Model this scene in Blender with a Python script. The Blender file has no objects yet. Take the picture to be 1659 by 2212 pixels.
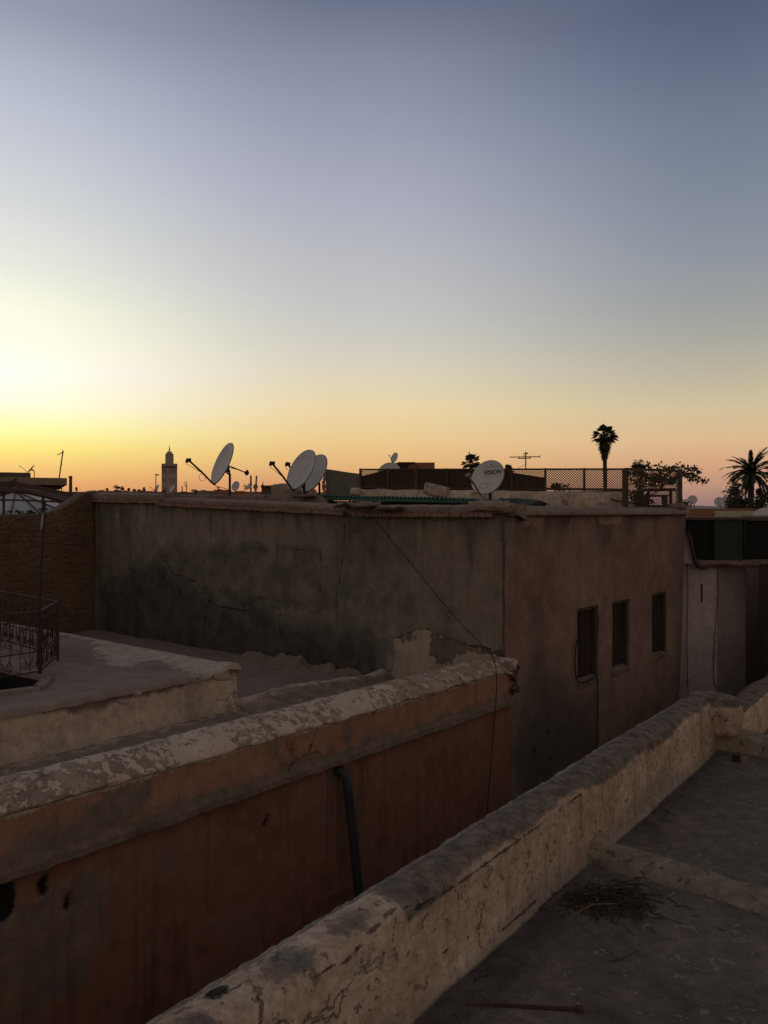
import bpy, bmesh, math, random
import numpy as np
from mathutils import Vector, Matrix, noise
random.seed(7); noise.seed_set(3)
scene = bpy.context.scene
COL = scene.collection
R = math.radians
EYE = 8.0                       # eye height above the lane
FPX, CX, CY = 1759.0, 829.5, 1106.0   # focal length / centre of the photograph at 1659 x 2212

# ------------------------------------------------------------------ camera
cam_d = bpy.data.cameras.new('camera'); cam = bpy.data.objects.new('camera', cam_d); COL.objects.link(cam)
cam.location = (0, 0, EYE); cam.rotation_euler = (R(90), 0, 0)
cam_d.sensor_fit = 'VERTICAL'; cam_d.sensor_height = 36.0; cam_d.lens = 36.0*FPX/2212.0
cam_d.clip_start = 0.05; cam_d.clip_end = 40000
scene.camera = cam
scene.view_settings.view_transform = 'Standard'; scene.view_settings.look = 'None'
scene.view_settings.exposure = 0.0; scene.view_settings.gamma = 1.0

# ------------------------------------------------------------------ node helper
def lin(c):
    return tuple(((x/255.0)/12.92 if x/255.0 <= .04045 else ((x/255.0+.055)/1.055)**2.4) for x in c)
class G:
    def __init__(s, tree): s.t = tree; s.N = tree.nodes; s.L = tree.links
    def put(s, sock, v):
        if isinstance(v, bpy.types.NodeSocket): s.L.new(v, sock)
        elif isinstance(v, (tuple, list)):
            v = tuple(v)
            if len(v) == 3 and sock.type == 'RGBA': v = v+(1,)
            sock.default_value = v
        elif v is not None: sock.default_value = v
    def node(s, typ, props=None, **inp):
        n = s.N.new(typ)
        for k, v in (props or {}).items(): setattr(n, k, v)
        for k, v in inp.items():
            s.put(n.inputs[int(k[1:])] if k[0] == '_' else n.inputs[k.replace('_', ' ')], v)
        return n
    def m(s, op, a, b=None, c=None, clamp=False):
        n = s.N.new('ShaderNodeMath'); n.operation = op; n.use_clamp = clamp
        s.put(n.inputs[0], a)
        if b is not None: s.put(n.inputs[1], b)
        if c is not None: s.put(n.inputs[2], c)
        return n.outputs[0]
    def ss(s, x, lo, hi):
        n = s.N.new('ShaderNodeMapRange'); n.interpolation_type = 'SMOOTHSTEP'
        s.put(n.inputs[0], x); s.put(n.inputs[1], lo); s.put(n.inputs[2], hi); s.put(n.inputs[3], 0.0); s.put(n.inputs[4], 1.0)
        return n.outputs[0]
    def mix(s, f, a, b, blend='MIX'):
        n = s.N.new('ShaderNodeMix'); n.data_type = 'RGBA'; n.blend_type = blend
        s.put(n.inputs[0], f); s.put(n.inputs[6], a); s.put(n.inputs[7], b)
        return n.outputs[2]
    def ramp(s, f, stops, interp='LINEAR'):
        n = s.N.new('ShaderNodeValToRGB'); cr = n.color_ramp; cr.interpolation = interp
        while len(cr.elements) < len(stops): cr.elements.new(.5)
        for e, (p, c) in zip(cr.elements, stops):
            e.position = p; e.color = (tuple(c)+(1,))[:4] if isinstance(c, (tuple, list)) else (c, c, c, 1)
        s.put(n.inputs[0], f)
        return n.outputs[0]
    def noise(s, vec, scale, detail=4, rough=.55, dist=0.0):
        n = s.node('ShaderNodeTexNoise', Vector=vec, Scale=scale, Detail=detail, Roughness=rough, Distortion=dist)
        return n.outputs[0]
    def scaled(s, vec, sx, sy, sz):
        n = s.node('ShaderNodeMapping', Vector=vec, Scale=(sx, sy, sz)); return n.outputs[0]
    def attr(s, name):
        n = s.N.new('ShaderNodeAttribute'); n.attribute_name = name; return n.outputs['Fac']

# ------------------------------------------------------------------ world: dusk sky, sun just gone below the horizon at the left
SUN_AZ = R(-27.0)
w = bpy.data.worlds.new('World'); scene.world = w; w.use_nodes = True
w.node_tree.nodes.clear(); g = G(w.node_tree)
tc = g.node('ShaderNodeTexCoord')
sep = g.node('ShaderNodeSeparateXYZ', Vector=tc.outputs['Generated'])
x_, y_, z_ = sep.outputs
hl = g.m('SQRT', g.m('ADD', g.m('MULTIPLY', x_, x_), g.m('ADD', g.m('MULTIPLY', y_, y_), 1e-8)))
cosd = g.m('DIVIDE', g.m('ADD', g.m('MULTIPLY', x_, math.sin(SUN_AZ)), g.m('MULTIPLY', y_, math.cos(SUN_AZ))), hl)
dang = g.m('ARCCOSINE', g.m('MINIMUM', g.m('MAXIMUM', cosd, -1.0), 1.0))
zc = g.m('MAXIMUM', z_, 0.0)
def zof(v, dx): 
    t = (CY-v)/FPX
    return t/math.sqrt(1+dx*dx+t*t)
def column(rows, dx, zen):
    st = [(max(0.0, zof(v, dx)), lin(c)) for v, c in rows]
    st.sort(key=lambda q: q[0])
    st += [(.78, lin(tuple((a+b)/2 for a, b in zip(rows[0][1], zen)))), (1.0, lin(zen))]
    return g.ramp(zc, st)
ZEN = (108, 106, 108)
colA = column([(0,(150,154,175)),(60,(161,166,186)),(130,(175,181,199)),(220,(187,193,208)),(320,(198,203,213)),(430,(210,214,217)),(560,(226,229,222)),
               (660,(245,246,226)),(740,(255,254,234)),(800,(255,255,246)),(870,(255,255,226)),(925,(255,253,172)),(965,(253,233,124)),(1005,(246,200,112)),(1050,(238,164,98)),(1090,(216,136,88))], -.47, ZEN)
colB = column([(0,(105,114,137)),(60,(120,125,146)),(120,(132,137,159)),(250,(148,154,176)),(400,(168,171,188)),(550,(185,187,193)),(650,(196,196,196)),
               (730,(207,204,195)),(800,(221,213,191)),(880,(238,216,170)),(950,(241,206,146)),(1000,(236,190,129)),(1050,(226,160,112)),(1090,(204,138,106))], 0.0, ZEN)
colC = column([(0,(84,94,118)),(100,(94,106,128)),(250,(113,123,144)),(400,(126,135,152)),(550,(143,149,159)),(650,(156,159,159)),
               (730,(171,169,160)),(800,(188,181,160)),(880,(212,195,157)),(950,(225,188,146)),(1000,(219,170,132)),(1050,(201,152,126)),(1085,(170,131,127))], .42, ZEN)
colD = g.ramp(zc, [(0.0, lin((132,110,100))), (.08, lin((168,142,128))), (.2, lin((174,153,138))), (.4, lin((154,142,133))), (.7, lin((124,119,117))), (1.0, lin(ZEN))])
rd = math.radians
f1 = g.ss(dang, rd(-1), rd(25)); f2 = g.ss(dang, rd(24), rd(51)); f3 = g.ss(dang, rd(50), rd(140))
c = g.mix(f1, colA, colB); c = g.mix(f2, c, colC); c = g.mix(f3, c, colD)
c = g.mix(g.ss(z_, -.02, -.2), c, lin((60, 52, 50)))
ga, ge = rd(-29), rd(7.0)
gd = g.node('ShaderNodeVectorMath', {'operation': 'DOT_PRODUCT'}, _0=tc.outputs['Generated'], _1=(math.sin(ga)*math.cos(ge), math.cos(ga)*math.cos(ge), math.sin(ge))).outputs['Value']
gp = g.m('MULTIPLY', g.m('POWER', g.m('MAXIMUM', gd, 0.0), 40.0), .09)
c = g.mix(gp, c, (1.4, 1.25, .62), 'ADD')
bg1 = g.node('ShaderNodeBackground', Color=c, Strength=1.0)
sky = g.node('ShaderNodeTexSky', {'sky_type': 'NISHITA', 'sun_disc': False, 'sun_elevation': R(1.0), 'sun_rotation': SUN_AZ})
bg2 = g.node('ShaderNodeBackground', Color=sky.outputs[0], Strength=0.002)
add = g.node('ShaderNodeAddShader', _0=bg1.outputs[0], _1=bg2.outputs[0])
out = g.node('ShaderNodeOutputWorld', Surface=add.outputs[0])

sun_d = bpy.data.lights.new('sun', 'SUN'); sun_d.energy = 0.12; sun_d.angle = R(12); sun_d.color = (1, .72, .45)
sun = bpy.data.objects.new('sun', sun_d); COL.objects.link(sun)
sd = Vector((math.sin(SUN_AZ)*math.cos(R(3)), math.cos(SUN_AZ)*math.cos(R(3)), math.sin(R(3))))
sun.rotation_euler = sd.to_track_quat('Z', 'Y').to_euler(); sun.location = (-20, 30, 20)

# ------------------------------------------------------------------ geometry helpers
def at(u, v, Y): return Vector(((u-CX)/FPX*Y, Y, EYE-(v-CY)/FPX*Y))
def onz(u, v, z):                       # point seen at u,v on the level z (relative to the eye)
    Y = -z*FPX/(v-CY); return at(u, v, Y)
S2, C2 = .6396, .7687                   # direction of the lane's far side
S1, C1 = .5966, .8026                   # direction of the lane's near side
def P2(s, p, z): return Vector((S2*s-C2*p, C2*s+S2*p, EYE+z))
def P1(s, p, z): return Vector((S1*s-C1*p, C1*s+S1*p, EYE+z))
def sp2(u, v, p):                       # photo point -> s,z on plane p of the far frame
    dx = (u-CX)/FPX; Y = p/(S2-C2*dx); return (S2*dx*Y+C2*Y, -(v-CY)/FPX*Y)
def pz2(u, v, s):                       # photo point -> p,z on plane s of the far frame
    dx = (u-CX)/FPX; Y = s/(S2*dx+C2); return (S2*Y-C2*dx*Y, -(v-CY)/FPX*Y)
def sz1(u, v, p):
    dx = (u-CX)/FPX; Y = p/(S1-C1*dx); return (S1*dx*Y+C1*Y, -(v-CY)/FPX*Y)

def tag(o, label=None, cat=None, group=None, kind=None):
    if label: o['label'] = label
    if cat: o['category'] = cat
    if group: o['group'] = group
    if kind: o['kind'] = kind
    return o
def thing(name, label, cat, loc, group=None):
    o = bpy.data.objects.new(name, None); COL.objects.link(o); o.location = loc; o.empty_display_size = .2
    return tag(o, label, cat, group)
def wloc(o):
    v = Vector(o.location)
    while o.parent: o = o.parent; v += Vector(o.location)
    return v
class MB:
    def __init__(s): s.v = []; s.f = []; s.a = {}
    def add(s, vs, fs):
        b = len(s.v); s.v += [tuple(q) for q in vs]; s.f += [tuple(i+b for i in f) for f in fs]; return s
    def box(s, c, size, ax=None, ay=None, az=None, jit=0.0):
        ax = Vector(ax or (1,0,0)).normalized(); ay = Vector(ay or (0,1,0)).normalized(); az = Vector(az).normalized() if az else ax.cross(ay).normalized()
        c = Vector(c); vs = []
        for dz in (-.5, .5):
            for dx, dy in ((-.5,-.5),(.5,-.5),(.5,.5),(-.5,.5)):
                q = c+ax*(dx*size[0])+ay*(dy*size[1])+az*(dz*size[2])
                if jit: q = q+Vector((random.uniform(-jit,jit), random.uniform(-jit,jit), random.uniform(-jit,jit)))
                vs.append(q)
        return s.add(vs, [(0,3,2,1),(4,5,6,7),(0,1,5,4),(1,2,6,5),(2,3,7,6),(3,0,4,7)])
    def bar(s, a, b, wd, ht=None, up=(0,0,1)):
        a = Vector(a); b = Vector(b); d = b-a; L = d.length; d.normalize(); up = Vector(up)
        if abs(d.dot(up)) > .98: up = Vector((0,1,0))
        sd_ = d.cross(up).normalized(); u2 = sd_.cross(d).normalized()
        return s.box((a+b)/2, (L, wd, ht or wd), d, sd_, u2)
    def tube(s, pts, r, seg=6, cap=True):
        pts = [Vector(p) for p in pts]; n = len(pts); rs = r if isinstance(r, (list, tuple)) else [r]*n
        vs = []; fs = []; prev = None
        for i, p in enumerate(pts):
            t = (pts[min(i+1, n-1)]-pts[max(i-1, 0)]).normalized()
            if prev is None:
                ref = Vector((0,0,1)) if abs(t.z) < .9 else Vector((1,0,0)); a = t.cross(ref).normalized()
            else: a = (prev-t*prev.dot(t)).normalized()
            prev = a; b = t.cross(a)
            for k in range(seg):
                th = 2*math.pi*k/seg; vs.append(p+(a*math.cos(th)+b*math.sin(th))*rs[i])
        for i in range(n-1):
            for k in range(seg):
                k2 = (k+1) % seg; fs.append((i*seg+k, i*seg+k2, (i+1)*seg+k2, (i+1)*seg+k))
        if cap: fs.append(tuple(range(seg-1, -1, -1))); fs.append(tuple((n-1)*seg+k for k in range(seg)))
        return s.add(vs, fs)
    def prism(s, poly, z0, z1):         # poly: xy list (ccw), absolute z
        n = len(poly); vs = [(x, y, z0) for x, y in poly]+[(x, y, z1) for x, y in poly]
        fs = [tuple(range(n-1, -1, -1)), tuple(range(n, 2*n))]+[(i, (i+1) % n, (i+1) % n+n, i+n) for i in range(n)]
        return s.add(vs, fs)
    def build(s, name, mat, parent=None, smooth=False, origin=None):
        me = bpy.data.meshes.new(name)
        V = np.array(s.v, dtype=float)
        if parent is not None: o0 = wloc(parent)
        elif origin is not None: o0 = Vector(origin)
        else: mn = V.min(0); mx = V.max(0); o0 = Vector(((mn[0]+mx[0])/2, (mn[1]+mx[1])/2, mn[2]))
        V = V-np.array(o0)
        me.from_pydata(V.tolist(), [], s.f)
        for k, arr in s.a.items():
            a = me.attributes.new(k, 'FLOAT', 'POINT'); full = np.full(len(V), -1.0); full[:len(arr)] = arr; a.data.foreach_set('value', full)
        for k in (mat.get('attrs') or '').split(','):
            if k and k not in s.a: me.attributes.new(k, 'FLOAT', 'POINT').data.foreach_set('value', np.full(len(V), -1.0))
        if smooth: me.shade_smooth()
        me.materials.append(mat); me.update()
        ob = bpy.data.objects.new(name, me); COL.objects.link(ob)
        if parent is not None: ob.parent = parent
        else: ob.location = o0
        return ob
def sheet(A, B, fn, attrs=None, back=None):
    """front grid of points fn(a,b) -> Vector for a in A, b in B; optional solid back by vector"""
    mb = MB(); na, nb = len(A), len(B)
    for a in A:
        for b in B: mb.v.append(tuple(fn(a, b)))
    for i in range(na-1):
        for j in range(nb-1):
            mb.f.append((i*nb+j, (i+1)*nb+j, (i+1)*nb+j+1, i*nb+j+1))
    if attrs:
        AA, BB = np.meshgrid(np.array(A), np.array(B), indexing='ij')
        for k, f in attrs.items(): mb.a[k] = f(AA, BB).ravel()
    if back is not None:
        ring = [i*nb for i in range(na)]+[(na-1)*nb+j for j in range(1, nb)]+[i*nb+nb-1 for i in range(na-2, -1, -1)]+[j for j in range(nb-2, 0, -1)]
        b0 = len(mb.v)
        for r_ in ring: mb.v.append(tuple(Vector(mb.v[r_])+back))
        n = len(ring)
        for k in range(n): mb.f.append((ring[k], b0+k, b0+(k+1) % n, ring[(k+1) % n]))
        mb.f.append(tuple(b0+k for k in range(n)))
    return mb
def sdp(pts):
    """signed distance to polygon, + inside, vectorised"""
    P = np.array(pts, float)
    def f(X, Y):
        d = np.full(X.shape, 1e9); ins = np.zeros(X.shape, bool)
        for i in range(len(P)):
            a = P[i]; b = P[(i+1) % len(P)]; e = b-a; L = (e**2).sum()+1e-12
            t = np.clip(((X-a[0])*e[0]+(Y-a[1])*e[1])/L, 0, 1)
            d = np.minimum(d, np.hypot(X-a[0]-t*e[0], Y-a[1]-t*e[1]))
            c_ = (a[1] > Y) != (b[1] > Y)
            xi = a[0]+(Y-a[1])/(b[1]-a[1]+1e-12)*(b[0]-a[0]); ins ^= (c_ & (X < xi))
        return np.where(ins, d, -d)
    return f
def sdl(lines):
    """minus distance to polylines"""
    def f(X, Y):
        d = np.full(X.shape, 1e9)
        for P in lines:
            P = np.array(P, float)
            for i in range(len(P)-1):
                a = P[i]; e = P[i+1]-a; L = (e**2).sum()+1e-12
                t = np.clip(((X-a[0])*e[0]+(Y-a[1])*e[1])/L, 0, 1)
                d = np.minimum(d, np.hypot(X-a[0]-t*e[0], Y-a[1]-t*e[1]))
        return -d
    return f
def union(*fs):
    def f(X, Y):
        r = fs[0](X, Y)
        for q in fs[1:]: r = np.maximum(r, q(X, Y))
        return r
    return f
def ns(x, y, z, sc): return noise.noise(Vector((x*sc, y*sc, z*sc)))
def frange(a, b, st):
    n = max(1, int(round((b-a)/st))); return [a+(b-a)*i/n for i in range(n+1)]

# ------------------------------------------------------------------ materials
def base_mat(name):
    m = bpy.data.materials.new(name); m.use_nodes = True; m.node_tree.nodes.clear(); return m, G(m.node_tree)
def finish(g, col, rough=.9, bump=None, bstr=.4, bdist=.02, metal=0.0, spec=.3):
    b = g.node('ShaderNodeBsdfPrincipled', Base_Color=col, Roughness=rough, Metallic=metal)
    b.inputs['Specular IOR Level'].default_value = spec
    if bump is not None:
        bn = g.node('ShaderNodeBump', Strength=bstr, Distance=bdist, Height=bump); g.L.new(bn.outputs[0], b.inputs['Normal'])
    g.node('ShaderNodeOutputMaterial', Surface=b.outputs[0])
def plaster(name, pal, sc=.9, streaks=None, patches=(), cracks=0.0, grain=.25, bump=.5, bdist=.02, rough=.92, lines=(), spots=None):
    """weathered render: large blotches, fine grain, vertical streaks, ragged patches driven by attributes, hairline cracks"""
    m, g = base_mat(name)
    o = g.node('ShaderNodeTexCoord').outputs['Object']
    n1 = g.noise(o, sc, 6, .6, .4); n2 = g.noise(o, sc*5.5, 6, .65); n3 = g.noise(o, 34, 4, .7)
    st = [(.32+.36*i/(max(1, len(pal)-1)), c_) for i, c_ in enumerate(pal)]
    col = g.ramp(g.m('ADD', g.m('MULTIPLY', n1, .65), g.m('MULTIPLY', n2, .35)), st)
    h = g.m('ADD', g.m('MULTIPLY', n2, .5), g.m('MULTIPLY', n3, .25))
    if spots:
        sp_ = g.ss(g.noise(o, spots[0], 5, .6), spots[1], spots[1]+.03)
        col = g.mix(g.m('MULTIPLY', sp_, spots[3]), col, spots[2]); h = g.m('SUBTRACT', h, g.m('MULTIPLY', sp_, .3))
    for (at_, ca, cb, amp, nsc, soft, dep) in patches:
        nn = g.m('SUBTRACT', g.noise(o, nsc, 6, .68, .6), .5)
        nn2 = g.m('SUBTRACT', g.noise(o, nsc*4, 4, .7), .5)
        f = g.m('ADD', g.attr(at_), g.m('ADD', g.m('MULTIPLY', nn, amp), g.m('MULTIPLY', nn2, amp*.35)))
        f = g.ss(f, -soft, soft)
        pc = g.mix(g.ss(g.noise(o, sc*4, 5, .65), .35, .65), ca, cb)
        col = g.mix(f, col, pc); h = g.m('ADD', h, g.m('MULTIPLY', f, dep))
    if streaks:
        amt, scol = streaks
        sv = g.scaled(o, 5.5, 5.5, .45); s1 = g.noise(sv, 1.3, 5, .6)
        sv2 = g.scaled(o, 22, 22, .8); s2 = g.noise(sv2, 1.0, 3, .6)
        f = g.m('MULTIPLY', g.ss(g.m('ADD', g.m('MULTIPLY', s1, .7), g.m('MULTIPLY', s2, .3)), .5, .68), amt)
        col = g.mix(f, col, scol)
    gr = g.m('ADD', 1-grain*.5, g.m('MULTIPLY', n3, grain))
    n4 = g.noise(o, 13, 5, .72)
    gr2 = g.m('MULTIPLY', g.m('ADD', .72, g.m('MULTIPLY', n2, .56)), g.m('ADD', .70, g.m('MULTIPLY', n4, .60)))
    gg = g.node('ShaderNodeCombineColor', _0=g.m('MULTIPLY', gr, gr2), _1=g.m('MULTIPLY', gr, gr2), _2=g.m('MULTIPLY', gr, gr2)).outputs[0]
    col = g.mix(1.0, col, gg, 'MULTIPLY')
    for (at_, wd, dark) in lines:
        wob = g.m('MULTIPLY', g.m('SUBTRACT', g.noise(o, 9, 5, .7), .5), .05)
        dd = g.m('ABSOLUTE', g.m('ADD', g.attr(at_), wob))
        wv = g.m('MULTIPLY', wd, g.m('MULTIPLY', g.noise(o, 5, 2), 2.0))
        f = g.m('SUBTRACT', 1.0, g.ss(dd, 0.0, wv))
        col = g.mix(g.m('MULTIPLY', f, dark), col, (.012, .010, .008)); h = g.m('SUBTRACT', h, g.m('MULTIPLY', f, .8))
    if cracks > 0:
        dv = g.node('ShaderNodeTexNoise', Vector=o, Scale=2.2, Detail=5, Roughness=.65)
        vv = g.node('ShaderNodeVectorMath', {'operation': 'MULTIPLY_ADD'}, _0=dv.outputs[1], _1=(.55, .55, .55), _2=o).outputs[0]
        vo = g.node('ShaderNodeTexVoronoi', {'feature': 'DISTANCE_TO_EDGE'}, Vector=vv, Scale=.85).outputs['Distance']
        f = g.m('MULTIPLY', g.m('SUBTRACT', 1.0, g.ss(vo, 0.0, .011)), g.ss(g.noise(o, 1.3, 3), .5, .62))
        f = g.m('MULTIPLY', f, cracks)
        col = g.mix(f, col, (.015, .012, .01)); h = g.m('SUBTRACT', h, g.m('MULTIPLY', f, .5))
    finish(g, col, rough, h, bump, bdist, spec=.2)
    m['attrs'] = ','.join([q[0] for q in patches]+[q[0] for q in lines])
    return m
def plain(name, c1, c2=None, sc=6.0, rough=.8, bump=.3, bdist=.004, metal=0.0, spec=.3, stretch=(1,1,1)):
    m, g = base_mat(name); o = g.scaled(g.node('ShaderNodeTexCoord').outputs['Object'], *stretch)
    c2 = c2 or tuple(x*.6 for x in c1)
    n = g.noise(o, sc, 6, .65); n2 = g.noise(o, sc*6, 3, .6)
    col = g.ramp(g.m('ADD', g.m('MULTIPLY', n, .7), g.m('MULTIPLY', n2, .3)), [(.35, c2), (.65, c1)])
    finish(g, col, rough, g.m('ADD', n, g.m('MULTIPLY', n2, .4)), bump, bdist, metal, spec)
    return m

M = {}
M['ground'] = plaster('lane_ground', [(.07,.055,.045),(.12,.09,.07)], 1.2)
M['red'] = plaster('red_render', [(.15,.072,.05),(.235,.108,.070),(.235,.130,.095)], 1.1, (.65, (.10,.045,.03)),
    [('grey', (.15,.12,.10), (.24,.145,.10), 1.1, 2.6, .09, -.1), ('hole', (.012,.01,.008), (.02,.016,.012), .05, 14, .012, -.8)], bump=.6, bdist=.02, lines=[('crk', .006, .9)])
M['redpar'] = plaster('red_parapet_render', [(.22,.115,.075),(.315,.165,.108),(.31,.185,.132)], 1.7, (.5, (.16,.08,.055)),
    [('grey', (.15,.12,.10), (.21,.155,.12), .5, 3.5, .05, -.15), ('drip', (.50,.43,.35), (.42,.36,.29), .12, 16, .012, .1)], bump=.7, bdist=.02, cracks=.8)
M['ledge'] = plaster('grey_ledge', [(.10,.074,.056),(.155,.113,.086),(.21,.155,.12)], 2.5, (.2, (.09,.08,.07)), bump=.8, bdist=.02, cracks=.5)
# flaking whitewash on the coping
m_, g_ = base_mat('flaking_whitewash'); M['whitewash'] = m_
o = g_.node('ShaderNodeTexCoord').outputs['Object']
wn = g_.noise(o, 9.0, 8, .74, .15); wl = g_.noise(o, .8, 3, .5); vo = g_.node('ShaderNodeTexVoronoi', {'feature': 'SMOOTH_F1'}, Vector=o, Scale=26.0).outputs['Distance']
f = g_.m('ADD', g_.m('ADD', wn, g_.m('MULTIPLY', g_.m('SUBTRACT', wl, .5), .5)), g_.m('MULTIPLY', g_.m('SUBTRACT', vo, .4), .22))
f = g_.m('MULTIPLY', g_.ss(f, .495, .545), .9)
wc = g_.ramp(g_.noise(o, 2.5, 5, .6), [(.3, (.40,.315,.24)), (.7, (.54,.445,.35))])
cc = g_.ramp(g_.noise(o, 5, 5, .7), [(.35, (.17,.13,.10)), (.65, (.36,.28,.215))])
dk = g_.ss(g_.noise(o, 15, 5, .7), .57, .62); cc = g_.mix(g_.m('MULTIPLY', dk, .8), cc, (.055,.045,.04))
col = g_.mix(f, wc, cc); h = g_.m('SUBTRACT', g_.m('MULTIPLY', g_.noise(o, 26, 4, .7), .35), g_.m('MULTIPLY', f, .35))
finish(g_, col, .92, h, .9, .018, spec=.2)
M['cream'] = plaster('cream_lime_wash', [(.30,.235,.175),(.50,.40,.305),(.60,.50,.39)], 1.6, (.35, (.24,.18,.13)),
    [('band', (.17,.125,.10), (.26,.19,.15), .22, 5, .03, -.2)], bump=.7, bdist=.02, cracks=.6)
M['roof_red'] = plaster('dusty_roof_screed', [(.17,.135,.12),(.23,.18,.155),(.27,.22,.18)], .9,
    patches=[('white', (.44,.37,.30), (.34,.28,.22), .75, 5, .03, .1)], bump=.7, bdist=.02)
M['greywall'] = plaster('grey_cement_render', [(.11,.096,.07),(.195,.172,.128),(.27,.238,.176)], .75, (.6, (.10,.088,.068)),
    [('pan', (.12,.104,.08), (.20,.172,.135), .55, 2.2, .09, -.7), ('darkening', (.062,.055,.047), (.105,.092,.077), 1.2, 1.1, .30, -.1), ('warm', (.20,.165,.125), (.24,.19,.145), .5, 2.0, .12, .1),
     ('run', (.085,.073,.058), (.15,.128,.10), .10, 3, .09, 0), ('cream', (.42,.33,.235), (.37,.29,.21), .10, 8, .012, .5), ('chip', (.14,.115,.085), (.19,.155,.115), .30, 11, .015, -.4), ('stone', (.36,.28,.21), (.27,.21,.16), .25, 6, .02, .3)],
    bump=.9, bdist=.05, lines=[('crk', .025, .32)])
M['brownwall'] = plaster('brown_render', [(.155,.098,.073),(.22,.146,.112),(.27,.182,.142)], .65, (.25, (.13,.09,.07)),
    [('darkening', (.09,.073,.062), (.12,.092,.075), .8, 1.3, .35, -.05), ('drip', (.05,.037,.03), (.09,.063,.05), .30, 7, .05, -.2), ('run', (.10,.07,.055), (.16,.11,.085), .10, 3, .10, 0), ('pink', (.32,.20,.14), (.27,.175,.13), .16, 9, .015, -.3), ('stone', (.03,.025,.02), (.06,.05,.04), .1, 14, .012, -.5)],
    bump=.5, bdist=.02, lines=[('crk', .008, .7)])
M['coping'] = plaster('coping_mortar', [(.15,.11,.08),(.205,.152,.112),(.26,.20,.148)], 2.2, bump=.9, bdist=.03, spots=(9, .6, (.13,.10,.08), .7))
M['brick'] = plain('old_brick', (.30,.185,.125), (.17,.11,.08), 9, .95, .8, .01)
M['adobe'] = plain('adobe_brick', (.175,.118,.072), (.115,.076,.046), 1.6, .95, 1.0, .02)
M['mortar'] = plain('mud_mortar', (.15,.10,.062), (.105,.07,.044), 4, .95, .8, .02)
# near parapet
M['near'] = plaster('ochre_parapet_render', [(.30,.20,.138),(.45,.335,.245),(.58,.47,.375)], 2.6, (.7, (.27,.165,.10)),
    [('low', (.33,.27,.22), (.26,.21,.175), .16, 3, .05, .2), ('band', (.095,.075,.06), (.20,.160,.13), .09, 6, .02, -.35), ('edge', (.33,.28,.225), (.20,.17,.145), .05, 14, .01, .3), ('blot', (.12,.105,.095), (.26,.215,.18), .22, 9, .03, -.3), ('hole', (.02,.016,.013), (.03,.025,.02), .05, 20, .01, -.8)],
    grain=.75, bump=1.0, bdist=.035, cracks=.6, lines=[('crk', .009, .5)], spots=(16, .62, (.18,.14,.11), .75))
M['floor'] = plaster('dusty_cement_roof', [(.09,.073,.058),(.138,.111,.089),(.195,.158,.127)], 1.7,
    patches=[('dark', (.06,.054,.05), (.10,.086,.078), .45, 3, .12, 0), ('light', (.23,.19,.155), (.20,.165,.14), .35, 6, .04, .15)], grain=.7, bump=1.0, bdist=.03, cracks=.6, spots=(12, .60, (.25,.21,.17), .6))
M['curb'] = plaster('mossy_mortar_curb', [(.13,.105,.075),(.21,.17,.125),(.30,.25,.19)], 2.5, patches=[], bump=.9, bdist=.03, spots=(14, .6, (.10,.085,.06), .8))
M['white'] = plaster('lilac_white_render', [(.35,.30,.29),(.42,.36,.345)], .8, (.3, (.27,.22,.21)), bump=.3, cracks=.5)
M['white_shaded'] = plaster('shaded_white_render', [(.19,.155,.15),(.24,.195,.185)], .8, (.3, (.15,.12,.115)), bump=.3)  # darker copy of the white render, side-face shade put into its colour
M['darkint'] = plain('dark_passage', (.03,.027,.025), (.02,.018,.017), 3)
M['wood'] = plain('weathered_wood', (.038,.024,.016), (.018,.012,.009), 5, .85, .6, .006, stretch=(4,4,.5))
M['woodframe'] = plain('ochre_wood_frame', (.10,.062,.033), (.05,.032,.018), 6, .85, .6, .006, stretch=(3,3,.6))
M['lattice'] = plain('brown_lattice_wood', (.115,.072,.046), (.065,.042,.028), 8, .85)
M['reed'] = plain('dark_reed_mat', (.040,.029,.021), (.022,.016,.012), 14, .95, .8, .01, stretch=(6,6,.4))
M['greenlat'] = plain('green_lattice_plastic', (.05,.055,.038), (.03,.034,.024), 7, .7)
M['tarp'] = plain('black_shade_net', (.012,.012,.012), (.008,.008,.008), 8, .9)
M['dish'] = plain('dish_enamel', (.60,.58,.54), (.46,.44,.405), 1.8, .6, .1, .002, spec=.25)
M['dishback'] = plain('dish_back_enamel', (.30,.27,.24), (.22,.19,.165), 5, .6)
M['iron'] = plain('rusty_iron', (.06,.035,.024), (.03,.02,.016), 12, .8, .5, .004)
M['rustedge'] = plain('red_brown_edging', (.10,.048,.038), (.055,.03,.025), 8, .9)
M['black'] = plain('black_plastic', (.02,.02,.02), (.014,.014,.014), 8, .5)
M['ring'] = plain('grey_plastic', (.33,.30,.27), (.2,.18,.16), 8, .6)
M['alu'] = plain('dull_aluminium', (.30,.27,.24), (.2,.17,.15), 9, .6, .2, .002, metal=.3)
M['print'] = plain('blue_grey_print', (.055,.05,.11), (.045,.042,.09), 8, .7, 0)
M['printpale'] = plain('faded_print', (.27,.245,.225), (.25,.225,.21), 8, .7, 0)
M['greensheet'] = plain('green_corrugated_sheet', (.05,.13,.085), (.028,.07,.05), 5, .6, .3, .004)
M['tealsheet'] = plain('teal_corrugated_sheet', (.045,.07,.065), (.028,.04,.038), 4, .7, .5, .006)
M['pipe'] = plain('grey_plastic_pipe', (.05,.054,.054), (.03,.033,.034), 6, .6)
M['cable'] = plain('black_cable', (.02,.014,.011), (.012,.009,.008), 8, .7)
M['rubble'] = plain('pale_rubble', (.36,.28,.21), (.20,.15,.115), 8, .95, 1.0, .02)
M['heap'] = plain('crumbled_plaster', (.30,.225,.16), (.17,.125,.09), 5, .95, 1.0, .03)
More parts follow.
